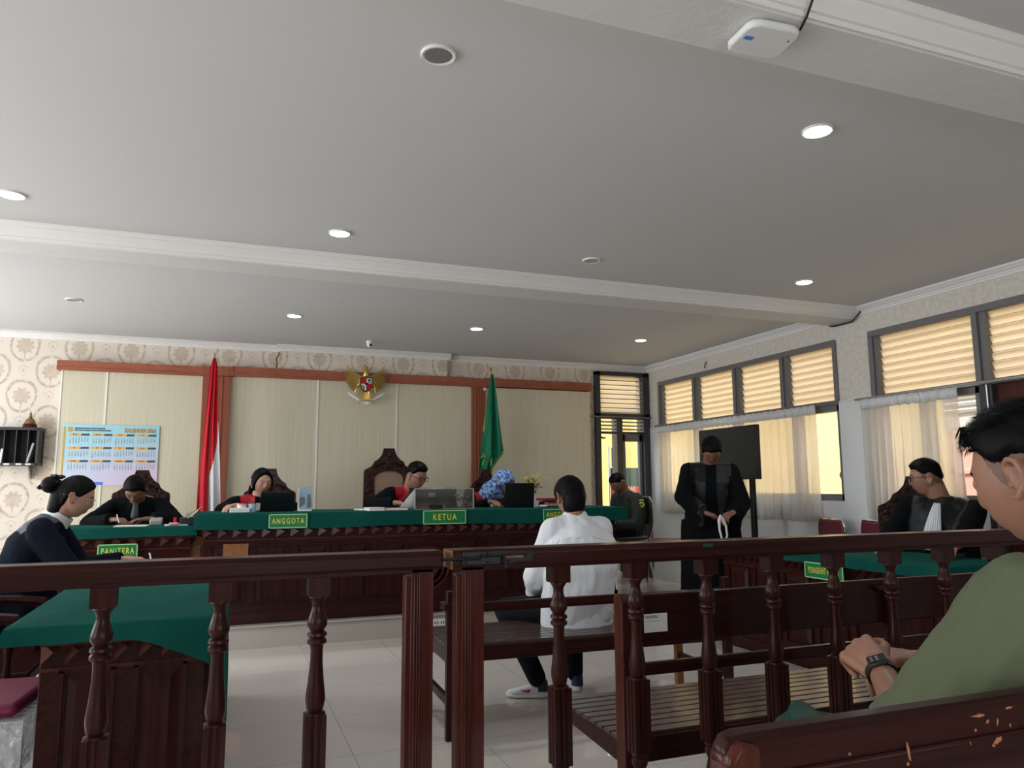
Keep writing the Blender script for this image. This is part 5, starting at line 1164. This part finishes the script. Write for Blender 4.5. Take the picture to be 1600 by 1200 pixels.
def sneaker(t, an, f, q, s, i):
    U = V((0, 0, 1)); z0 = an.z-.085*s; b = V((an.x, an.y, z0))
    M = (Matrix((q, f, U)).transposed()*.84).to_4x4(); M.translation = V((an.x, an.y, 0.0))
    def outline(y): return lerpt(y, [(-.075, .012), (-.06, .030), (-.02, .036), (.06, .038), (.12, .046), (.17, .040), (.20, .024), (.21, .008)])
    ys = [-.075, -.065, -.045, -.02, .02, .06, .10, .14, .17, .19, .203, .21]
    def loft(zlo, zhi, k, cx=1.0, nm=8):
        rr = []
        for y in ys:
            w_ = outline(y)*k; a, b_ = zlo(y), zhi(y)
            rr.append([M @ V((w_*cos(t_)*(abs(cos(t_))**-.25 if abs(cos(t_)) > .01 else 1), y, (a+b_)/2+(b_-a)/2*sin(t_))) for t_ in [2*pi*j/20+.001 for j in range(20)]])
        return rr
    mb = MB(); mb.rings(loft(lambda y: lerpt(y, [(-.075, .012), (-.04, 0), (.14, 0), (.21, .018)]), lambda y: lerpt(y, [(-.075, .045), (0, .034), (.21, .032)]), 1.08)); so = obj('shoe_sole', mb, 'paper', t, world=True, smooth=60)
    up_ = loft(lambda y: .015, lambda y: lerpt(y, [(-.075, .075), (-.05, .095), (-.02, .092), (.02, .088), (.06, .085), (.10, .072), (.15, .058), (.19, .05), (.21, .035)]), .95)
    mb = MB(); mb.rings(up_); obj('shoe', mb, 'jabot_white', t, world=True, smooth=60)
    mb = MB(); rr = []
    for zz_, k in ((.045, 1.0), (.07, 1.0), (.095, .98), (.115, .96)): rr.append([M @ V((.0385*k*cos(a), -.030+(.050-.2*(zz_-.045))*k*sin(a)-.1*(zz_-.045), zz_)) for a in [2*pi*j/24 for j in range(24)]])
    mb.rings(rr); obj('shoe_collar', mb, 'navy', t, world=True, smooth=60)
    for q_ in (-1, 1):
        mb = MB(); pts = [(.045, .040), (.062, .034), (.085, .042), (.115, .062)]; pts2 = [(.100, .054), (.075, .050), (.062, .052), (.05, .064), (.045, .055)]
        P = [(y, z) for y, z in [(.050, .066), (.046, .050), (.056, .042), (.075, .046), (.120, .062), (.078, .056), (.062, .055)]]
        mb.add([M @ V((q_*(outline(y)*.95+.0035-.25*max(0, z-.055)), y, z)) for y, z in P], [tuple(range(7))]); obj('side_mark', mb, 'flag_red', so, world=True, smooth=0, solid=.003)
def glasses(t, P, r=.0175, mat='black', rim=.0024):
    hd, s = P['hd'], P['s']; mb = MB()
    for q in (-1, 1):
        mb.tube([hd((q*(.033+.024*cos(a)), .102-.006*abs(cos(a)+.3*q*0), .003+.017*sin(a))) for a in [2*pi*j/20 for j in range(21)]], rim*s*1.15, 6)
        mb.tube([hd((q*.056, .097, .010)), hd((q*.079, .07, .010)), hd((q*.083, .0, .006)), hd((q*.080, -.02, -.004))], rim*s, 6)
    mb.tube([hd((-.010, .103, .006)), hd((0, .106, .010)), hd((.010, .103, .006))], rim*s, 6); obj('eyeglasses', mb, mat, t, world=True)
def jabot(t, P, length=.24, wid=.05, off=.01):
    sp, s = P['sp'], P['s']; f1, r1, T_ = P['f1'], P['r1'], P['T']; vv = []; N, K = 24, 10
    for j in range(K+1):
        v = j/K; u = .97-v*length/.5; T2, r2, f2 = P['fr'](max(.02, u)); c = sp(u); ww = .018+wid*v**.8
        front = lerpt(u, [(0, .15), (.45, .155), (.7, .152), (.85, .128), (.93, .103), (1.0, .082)])*P.get('lo', 1.0)
        for i in range(N+1):
            x = -1+2*i/N; vv.append(c+r2*x*ww*s+f2*((front+off)*s+.004*sin(x*22)*s-.010*x*x*s))
    mb = MB(); mb.add(vv, [(j*(N+1)+i, j*(N+1)+i+1, (j+1)*(N+1)+i+1, (j+1)*(N+1)+i) for j in range(K) for i in range(N)]); obj('pleated_bib', mb, 'jabot_white', t, world=True, smooth=80, solid=.002)
def collar_band(t, P, mat, r=.068, h=.045, u=1.0):
    sp, s = P['sp'], P['s']; c = sp(1.0); T2, r2, f2 = P['fr'](.99); rr = []
    for rr_, hh in ((r+.004, -.02), (r, .0), (r-.004, h), (r-.010, h), (r-.008, -.02)): rr.append([c+r2*cos(a)*rr_*s+f2*sin(a)*rr_*s*.97+T2*(hh+.008*cos(a-pi/2)*0)*s for a in [2*pi*j/32 for j in range(32)]])
    mb = MB(); mb.rings(rr, cap=False); mb.rings([rr[-1], rr[0]], cap=False); obj('collar', mb, mat, t, world=True, smooth=60)
yk_front = lambda a, b, h: abs(a) < .135 and b > -.2 and h > -.42 and (h < .0 or abs(a) > .0) and (abs(a) > .028 or b < .02 or h > .05) and not (b > 0 and abs(a) > .12-.0*h and h < -.05)
band_red = lambda a, b, h: abs(a) < .15 and (b > 0 and abs(a) > .030+.04*max(0, -h-.1) or h > -.02 and abs(a) > .03 or b <= 0 and h > -.16)
satin_sh = lambda a, b, h: abs(a) < .165 and (h > -.16 if b < 0 else (abs(a) > .05 and h > -.34-.0*a))

# 1 the woman at the prosecutor's desk
def bun(hb, hd, s):
    hb.cap(hd((0, -.06, -.01)), .062, hd((0, -.062, -.085)), .048); hb.sph(hd((0, -.140, .030)), (.048, .050, .044), Matrix.Rotation(.4, 4, 'X')); hb.cap(hd((0, -.09, .03)), .034, hd((0, -.125, .04)), .03)
    hb.cap(hd((0, -.165, .02)), .02, hd((0.005, -.185, .0)), .012)
    for k in range(26): a = k*.7; hb.tube([hd((.03*sin(a), -.11, .03+.03*cos(a))), hd((.045*sin(a), -.15, .04+.04*cos(a))), hd((.03*sin(a+1), -.175, .03+.03*cos(a+1)))], .003, 5)
t, P = person('woman with a dark hair bun and black robe writing at the prosecutor\'s desk', (-.808, 4.6, 1.045), (-.90, 4.6, .55), (-.728, 4.58, 1.15), -90, -84, 18, s=.93, wrists=((-.50, 4.78, .80), (-.475, 4.42, .795)),
    poles=((-.3, .4, -1), (-.3, -.5, -1)), fdirs=((1, -.3, 0), (1, .05, .05)), pns=((0, 0, -1), (0, .35, -1)), curls=(.5, (.35, .6, .8, .9)), sk='skin_light', fem=1, hair='long', hthick=.012, extra_hair=bun, top='robe_navy', loose=1.08, bell=.25,
    yoke=('satin_grey', lambda a, b, h: abs(a) < .15 and ((b < .03 and h > -.10-.35*max(0, .10-abs(a-.0))) )), skirt=True, hunch=.07, lip='lips_red')
collar_band(t, P, 'jabot_white', .080, .035)
hd = P['hd']; mb = MB().tube([hd((.0, -.115, .075)), hd((.012, -.135, .085)), hd((.0, -.155, .075))], .009, 8)
for k in range(4): mb.tube([hd((.035-.01*k, -.11-.012*k, .062)), hd((.04, -.125-.01*k, .03)), hd((.03, -.125-.01*k, .008))], .0035, 6)
mb.sph(hd((0, -.118, .083)), (.03, .012, .012)); obj('claw_clip', mb, 'screen_black', t, world=True)
glasses(t, P, mat='silver', rim=.0011)
mb = MB().tube([hd((.078, -.06, .0)), hd((.076, -.03, .012)), hd((.08, -.005, .012))], .0012, 5); obj('ear_loop', mb, 'paper', t, world=True)

# 2 the clerk
t, P = person('man in a black robe bent over a sheet, writing at the clerk\'s desk', (-.655, 6.98, 1.10), (-.655, 7.10, .66), (-.665, 6.83, 1.185), 180, 176, 48, s=.98, wrists=((-.52, 6.66, .950), (-.80, 6.66, .950)),
    poles=((1, .3, -.4), (-1, .3, -.4)), fdirs=((-1, -.15, 0), (.85, -.5, 0)), pns=((0, 0, -1), (.2, 0, -1)), curls=(.35, .9), sk='skin_brown', top='robe_black', loose=1.1, bell=.3, hunch=.06, hthick=.016)
mb = MB().cap((-.655, 6.845, 1.06), .02, (-.655, 6.80, .97), .03); obj('neck_scarf', mb, 'satin_grey', t, world=True)

# 3 judge left
def longhair(hb, hd, s):
    for q in (-1, 1):
        hb.cap(hd((q*.064, -.02, .03)), .024, hd((q*.070, -.045, -.07)), .022); hb.cap(hd((q*.070, -.045, -.07)), .022, hd((q*.055, -.085, -.14)), .018)
    hb.cap(hd((0, -.075, .02)), .06, hd((0, -.09, -.11)), .045); hb.cap(hd((-.05, -.04, .085)), .016, hd((-.085, -.035, .065)), .006)
t, P = person('woman judge with long dark hair and red-yoked robe at the left of the bench', (.295, 7.12, 1.115), (.31, 7.22, .66), (.318, 7.08, 1.24), 182, 200, 10, s=1.02, wrists=((.50, 6.74, 1.04), (.10, 6.66, 1.045)),
    poles=((1, .4, -.5), (-1, .4, -.5)), fdirs=((-.1, -1, 0), (-.6, -.6, -.05)), curls=(.3, .5), sk='skin_light', fem=1, hair='long', hthick=.013, extra_hair=longhair, hline=[(0, .078), (25, .070), (45, .050), (58, .025), (68, -.01), (78, -.04), (88, -.07), (180, -.09)], top='robe_black', loose=1.05, yoke=('satin_red', band_red), hunch=.03, lip='lips_red')
jabot(t, P, .24, .05); mb = MB().sph(P['hd']((-.079, -.008, -.045)), .005); mb.sph(P['hd']((.079, -.008, -.045)), .005); obj('earrings', mb, 'paper', t, world=True)
# 4 presiding judge
t, P = person('man judge with dark-framed glasses and red-yoked robe looking down at the monitor', (1.665, 7.09, 1.17), (1.60, 7.21, .66), (1.695, 6.99, 1.29), 190, 214, 20, s=1.07, wrists=((1.86, 6.72, 1.04), (1.43, 6.66, 1.05)),
    poles=((1, .3, -.4), (-1, .5, -.3)), fdirs=((-.2, -1, 0), (.75, -.4, -.12)), curls=(.3, .45), sk='skin_tan', top='robe_black', loose=1.12, yoke=('satin_red', band_red), hunch=.05, beard=True, hair='fade', hthick=.022, bell=.3)
glasses(t, P); jabot(t, P, .24, .04)
# 5 judge with headscarf
def scarf(hb, hd, s):
    hb.cap(hd((0, -.05, -.04)), .084, hd((0, -.045, -.11)), .08); hb.cap(hd((0, -.05, -.08)), .082, hd((0, -.10, -.17)), .092); hb.cap(hd((0, -.04, .03)), .085, hd((0, -.06, -.03)), .08); hb.cap(hd((-.035, .03, -.085)), .035, hd((-.01, .04, -.135)), .04); hb.cap(hd((.035, .03, -.085)), .035, hd((.01, .04, -.135)), .04)
t, P = person('woman judge in a blue patterned headscarf and red-yoked robe behind the laptop', (2.46, 7.12, 1.115), (2.43, 7.22, .66), (2.595, 7.04, 1.235), 184, 214, 34, s=.98, wrists=((2.66, 6.74, 1.045), (2.33, 6.72, 1.045)),
    poles=((1, .4, -.5), (-1, .4, -.5)), fdirs=((0, -1, 0), (.2, -1, 0)), curls=(.4, .4), sk='skin_tan', fem=1, hair='scarf', hthick=.013, extra_hair=scarf, hair_m='hijab_blue', top='robe_black', loose=1.05, yoke=('satin_red', band_red), hunch=.05)
jabot(t, P, .22, .045)
obj('scarf_drape', MB().cap(P['hd']((0, -.045, -.06)), .078, P['sp'](.97), .10), 'hijab_blue', t, world=True, smooth=60)
# 6 guard
gp = V((4.16, 7.35, .70))
t, P = person('guard in a grey-green uniform with head bowed on a chair by the open door', (4.10, 7.33, 1.10), gp, (4.015, 7.30, 1.215), 97, 100, 40, s=.98, wrists=((3.86, 7.12, .80), (3.86, 7.42, .80)), poles=((.3, -.4, -1), (.3, .4, -1)),
    fdirs=((-1, .5, -.1), (-1, -.5, -.1)), curls=(.8, .8), sk='skin_brown', top='uniform_olive', bottom='trouser_black', loose=1.0, hunch=.07, hair='fade', hthick=.012,
    legs=[dict(k=(3.76, 7.22, .67), a=(3.78, 7.22, .26)), dict(k=(3.76, 7.46, .67), a=(3.78, 7.46, .26))])
s0 = P['sh'][0]; ob = obj('shoulder_badge', MB().lathe([(.001, 0), (.03, 0), (.03, .004), (.001, .004)], s0+V((.005, -.085, -.055)), (-.25, -1, .1), 20), 'yellow_logo', t, world=True)
obj('badge_ring', MB().lathe([(.012, 0), (.018, 0), (.018, .006), (.012, .006)], s0+V((.005, -.086, -.055)), (-.25, -1, .1), 20), 'poster_green', ob, world=True)
obj('badge_tab', MB().box(s0+V((.005, -.082, -.008)), (.05, .008, .012), rz=-.2), 'yellow_logo', t, world=True); collar_band(t, P, 'uniform_olive', .068, .03)
# 7 man in white
def nape(hb, hd, s):
    hb.cap(hd((0, -.046, -.012)), .069, hd((0, -.036, -.058)), .064)
    rnd = random.Random(2)
    for k in range(1500):
        a = rnd.uniform(-pi, pi); zt = rnd.uniform(-.62, .97); d = V((sin(a)*sqrt(1-zt*zt), cos(a)*sqrt(1-zt*zt), zt)); p = headp(d, 0, 0); az = abs(math.degrees(atan2(d.x, d.y)))
        if p.z < lerpt(az, HAIRLINE['_'])+.004: continue
        L = rnd.uniform(.012, .026); cwn = V((0.01, -.055, .112)); dn = (p-cwn); dn = (dn-d*dn.dot(d)); dn = dn.normalized() if dn.length > .001 else V((0, 0, -1))
        th = .015*(.45+.55*max(0, min(1, p.z/.06))); b = p+d*(th-.003); m_ = b+dn*L*.6+d*.004; e = b+dn*L+d*.001*rnd.uniform(-1, 3); w_ = d.cross(dn)*.0022
        hb.add([hd(b-w_), hd(b+w_), hd(m_+w_*.8), hd(m_-w_*.8), hd(e)], [(0, 1, 2, 3), (3, 2, 4)])
t, P = person('man in a white collarless shirt seen from behind on the slatted bench', (1.875, 3.93, 1.015), (1.88, 3.93, .52), (1.865, 3.965, 1.13), 2, 3, 14, s=.98, wrists=((1.72, 4.17, .57), (2.02, 4.25, .62)), poles=((-.7, -.5, -.6), (.8, -.3, -.6)),
    fdirs=((.4, .9, -.3), (-.3, 1, -.2)), curls=(.6, .6), sk='skin_tan', top='shirt_white', loose=1.14, hunch=.05, hair='short', hthick=.017, hline=[(0, .062), (35, .060), (55, .045), (68, .012), (80, -.012), (88, -.010), (97, .024), (108, .010), (118, -.045), (140, -.085), (180, -.095)], extra_hair=nape, sleeve=.98, shoes='sneaker', shw=.155, vox=.005, bottom='trouser_black',
    legs=[dict(k=(1.60, 4.33, .47), a=(1.725, 4.15, .08), f=(-1, .42, 0)), dict(k=(2.05, 4.36, .49), a=(1.985, 4.20, .08), f=(-.25, 1, 0))])
collar_band(t, P, 'shirt_white', .069, .032)
mb = MB(); sp_, s_ = P['sp'], P['s']; fr_ = P['fr']
def backpt(a, u, k=1.0):
    T2, r2, f2 = fr_(u); rx = lerpt(u, [(0, .19*1.14), (.7, .195*1.14), (.85, .175), (.93, .125), (1, .076)])*1.0; ry = lerpt(u, [(0, .14*1.14), (.7, .135*1.14), (.85, .115), (.93, .09), (1, .072)]); return sp_(u)+r2*rx*cos(a)*s_*k-f2*ry*sin(a)*s_*k
hem = MB(); vv = []; N = 40
for j in range(9):
    for i in range(N+1):
        a = -.25+(pi+.5)*i/N; c = P['sp'](0); T2, r2, f2 = fr_(0.0); k = 1+.03*j/8
        vv.append(c+r2*(.205*cos(a))*k*s_*1.03-f2*(.155*sin(a))*k*s_*1.03+V((0, 0, .085-.165*j/8+.012*cos(3*a)+.004*sin(9*a+j))))
hem.add(vv, [(j*(N+1)+i, j*(N+1)+i+1, (j+1)*(N+1)+i+1, (j+1)*(N+1)+i) for j in range(8) for i in range(N)]); obj('shirt_tail', hem, 'shirt_white', t, world=True, smooth=80, solid=.003)
T9 = [(-.16, .145), (0, .14), (.2, .135), (.45, .14), (.7, .135), (.85, .115/1.14), (.93, .09/1.14), (1.0, .072/1.14)]
def seam(t, pts, name='back_seam', mat='shirt_white'):
    gob = [c for c in t.children if c.name.startswith('shirt') and 'tail' not in c.name][0]; Wm = WM[t.name]; inv = Wm.inverted(); out = []
    for p, n_ in pts:
        ok, loc, nor, ix = gob.closest_point_on_mesh(inv @ V(p)); out.append(Wm @ (loc+nor*.0015))
    return obj(name, MB().tube(out, .0022, 5), mat, t, world=True, smooth=60)
bpy.context.view_layer.update()
seam(t, [((1.68+.40*i/16, 3.78, .905-.012*abs(i-8)/8), 0) for i in range(17)]); seam(t, [((1.725-.02*sin(i/8*3), 3.80, .905-.02*i), 0) for i in range(9)]); seam(t, [((2.045+.02*sin(i/8*3), 3.80, .905-.02*i), 0) for i in range(9)])
# 8 standing man
t, P = person('man standing in a wide black robe with satin front, head bowed over his hands', (3.925, 5.50, 1.375), (3.92, 5.52, .90), (3.865, 5.385, 1.485), 148, 150, 50, s=1.0, wrists=((3.925, 5.20, .975), (3.70, 5.29, .975)), poles=((1, .3, -.8), (-1, .2, -.8)),
    fdirs=((-1, -.25, -.25), (.9, -.35, -.25)), pns=((-.1, .2, -1), (.1, .2, -1)), curls=(.75, .6), sk='skin_brown', hair='short', hthick=.022, top='robe_black', loose=1.14, bell=.55, droop=.10, skirt='stand', cuff=.97, shw=.175, hunch=.03,
    yoke=('satin_black', lambda a, b, h: (.05 < abs(a) < .17 and h > -.05) or (b > 0 and .045+.10*max(0, -h-.15) < abs(a) < .145-.16*max(0, -h-.10)+.012*sin(h*60) and h > -.40)),
    legs=[dict(k=(3.97, 5.45, .50), a=(3.99, 5.50, .09)), dict(k=(3.83, 5.40, .50), a=(3.83, 5.44, .09))])
tag(obj('face_mask', MB().tube([(x-.045, y, z) for x, y, z in [(3.805, 5.16, .955), (3.785, 5.15, .91), (3.78, 5.14, .84), (3.80, 5.14, .76), (3.825, 5.14, .74), (3.85, 5.14, .79), (3.85, 5.15, .87), (3.825, 5.16, .92), (3.805, 5.16, .955)]], [.005, .012, .009, .008, .007, .008, .009, .014, .006], 6), 'jabot_white'), 'white looped cloth strap hanging from the hand of the standing man', 'strap')
# 9 lawyer
t, P = person('lawyer with glasses, black robe and white pleated bib, seated by the short curtain', (4.50, 3.74, 1.10), (4.46, 3.78, .55), (4.43, 3.79, 1.235), 112, 48, 6, s=1.02, wrists=((4.06, 3.32, .80), (4.08, 3.80, .80)), poles=((.6, -.8, -.5), (.3, .8, -.6)),
    fdirs=((-.8, -.3, 0), (-1, -.2, 0)), curls=(.5, .5), sk='skin_tan', top='robe_black', loose=1.22, bell=.4, hair='fade', hthick=.020, hunch=.02, shw=.185, sa=118,
    yoke=('satin_black', lambda a, b, h: .06 < abs(a) < .16 and h > -.40 and b > -.02 or (abs(a) < .16 and h > -.12)))
P['lo'] = 1.26; glasses(t, P); jabot(t, P, .30, .05, .012)
# 10 olive shirt man
def quiff(hb, hd, s):
    rnd = random.Random(6)
    for k in range(5200):
        a = rnd.uniform(-pi, pi); zt = rnd.uniform(-.55, .99); d = V((sin(a)*sqrt(1-zt*zt), cos(a)*sqrt(1-zt*zt), zt)); p = headp(d, 0, 0); az = abs(math.degrees(atan2(d.x, d.y)))
        zl = lerpt(az, HAIRLINE['fade'])
        if p.z < zl+.002: continue
        f_ = max(0, min(1, (p.z-.035)/.045)); L = (.006+.030*f_)*rnd.uniform(.7, 1.2); fwd = V((0, 1, .10)); 
        dn = fwd if f_ > .3 else V((0, -.5, -1)); dn = (dn-d*dn.dot(d)).normalized(); th = .020*(.30+.70*f_); b = p+d*(th-.004)
        lift = .25+.5*rnd.random()*f_; m_ = b+(dn+d*lift).normalized()*L*.6; e = b+(dn+d*(lift*.4)).normalized()*L*1.0; w_ = d.cross(dn).normalized()*.0013
        hb.add([hd(b-w_), hd(b+w_), hd(m_+w_*.8), hd(m_-w_*.8), hd(e)], [(0, 1, 2, 3), (3, 2, 4)])
    for k in range(70):
        x = rnd.uniform(-.045, .05); b = V((x, .056, .090)); e = V((x*1.1+rnd.uniform(-.008, .008), .078+rnd.uniform(-.012, .012), .082+rnd.uniform(-.012, .014))); m_ = (b+e)/2+V((0, .004, .016))
        hb.tube([hd(b), hd(m_), hd(e)], [.004, .003, .0006], 5)
t, P = person('young man in an olive short-sleeved shirt with a black wristwatch, seated nearest the camera', (1.535, .965, 1.055), (1.54, 1.06, .53), (1.508, 1.04, 1.212), 3, 8, 13, s=1.12, hs=1.03, armk=1.22, lash=False, wrists=((1.335, 1.285, .795), (1.60, 1.37, .78)), poles=((-.75, -.15, -1), (1, 0, -.6)),
    fdirs=((.10, .75, .30), (-.8, .45, .1)), pns=((.55, .35, -.6), (-.1, .2, -1)), curls=((1.05, 1.1, 1.15, 1.2), .8), sk='skin_tan', hair='fade', hthick=.020, extra_hair=quiff, top='shirt_olive', bottom='trouser_olive', loose=1.10, sleeve=.1, hunch=.05, shw=.192, vox=.0034,
    beard=True, legs=[dict(k=(1.40, 1.62, .50), a=(1.42, 1.62, .10)), dict(k=(1.70, 1.62, .50), a=(1.70, 1.62, .10))])
OL = P

bpy.context.view_layer.update()
seam(t, [((1.40+.018*i, .90+.0*i, 1.03-.004*i*i), 0) for i in range(9)], 'shoulder_seam', 'trouser_olive')
hw, el_ = P['wri'][0], P['elb'][0]; ax = (hw-el_).normalized(); bk = V((-.55, -.35, .6)); bk = (bk-ax*bk.dot(ax)).normalized(); cx_ = ax.cross(bk)
Mw = Matrix((cx_, ax, bk)).transposed().to_4x4(); Mw.translation = hw+ax*.004
mb = MB(); rr = []
for yy_ in (-.011, .011):
    rr.append([Mw @ V((.0335*cos(a), yy_, .0285*sin(a))) for a in [2*pi*j/28 for j in range(28)]])
inn = [[Mw @ V((.0305*cos(a), yy_, .0255*sin(a))) for a in [2*pi*j/28 for j in range(28)]] for yy_ in (.011, -.011)]
mb.rings(rr+inn+[rr[0]], cap=False)
tw = thing('wristwatch', 'black rectangular smart wristwatch on the left wrist of the man in olive', 'watch', tuple(hw))
obj('strap', mb, 'black', tw, world=True, smooth=50)
mb = MB().box((0, 0, .031), (.040, .034, .010), Mw); obj('case', mb, 'frame_dark', tw, world=True, bevel=.004)
mb = MB().box((0, 0, .0365), (.035, .029, .0015), Mw); fc_ = obj('display', mb, 'screen_black', tw, world=True, bevel=.0005)
mb = MB()
for a, b in ((-.010, .005), (.001, .005), (-.010, -.005), (.001, -.005)): mb.box((a, b, .0375), (.006, .007, .0006), Mw)
obj('display_icon', mb, 'frame_grey', fc_, world=True)
bw = P['wri'][1]; tag(obj('phone', MB().box(bw+V((-.10, .06, -.02)), (.075, .15, .009), rz=.9, ry=-.15), 'screen_black', bevel=.004), 'black phone held low by the man in the olive shirt', 'phone')
mb = MB().tube([(1.27, 1.36, .57), (1.285, 1.40, .62), (1.30, 1.46, .645), (1.33, 1.54, .65), (1.38, 1.62, .62)], [.018, .03, .034, .03, .018], 12)
mb.sph((1.37, 1.50, .60), (.10, .15, .05)); bo = remesh(mb, .006, 3)
bg_ = link('green_bag', bo, 'bag_green', None, smooth=60); tag(bg_, 'dark green soft bag on the lap of the man in the olive shirt', 'bag')
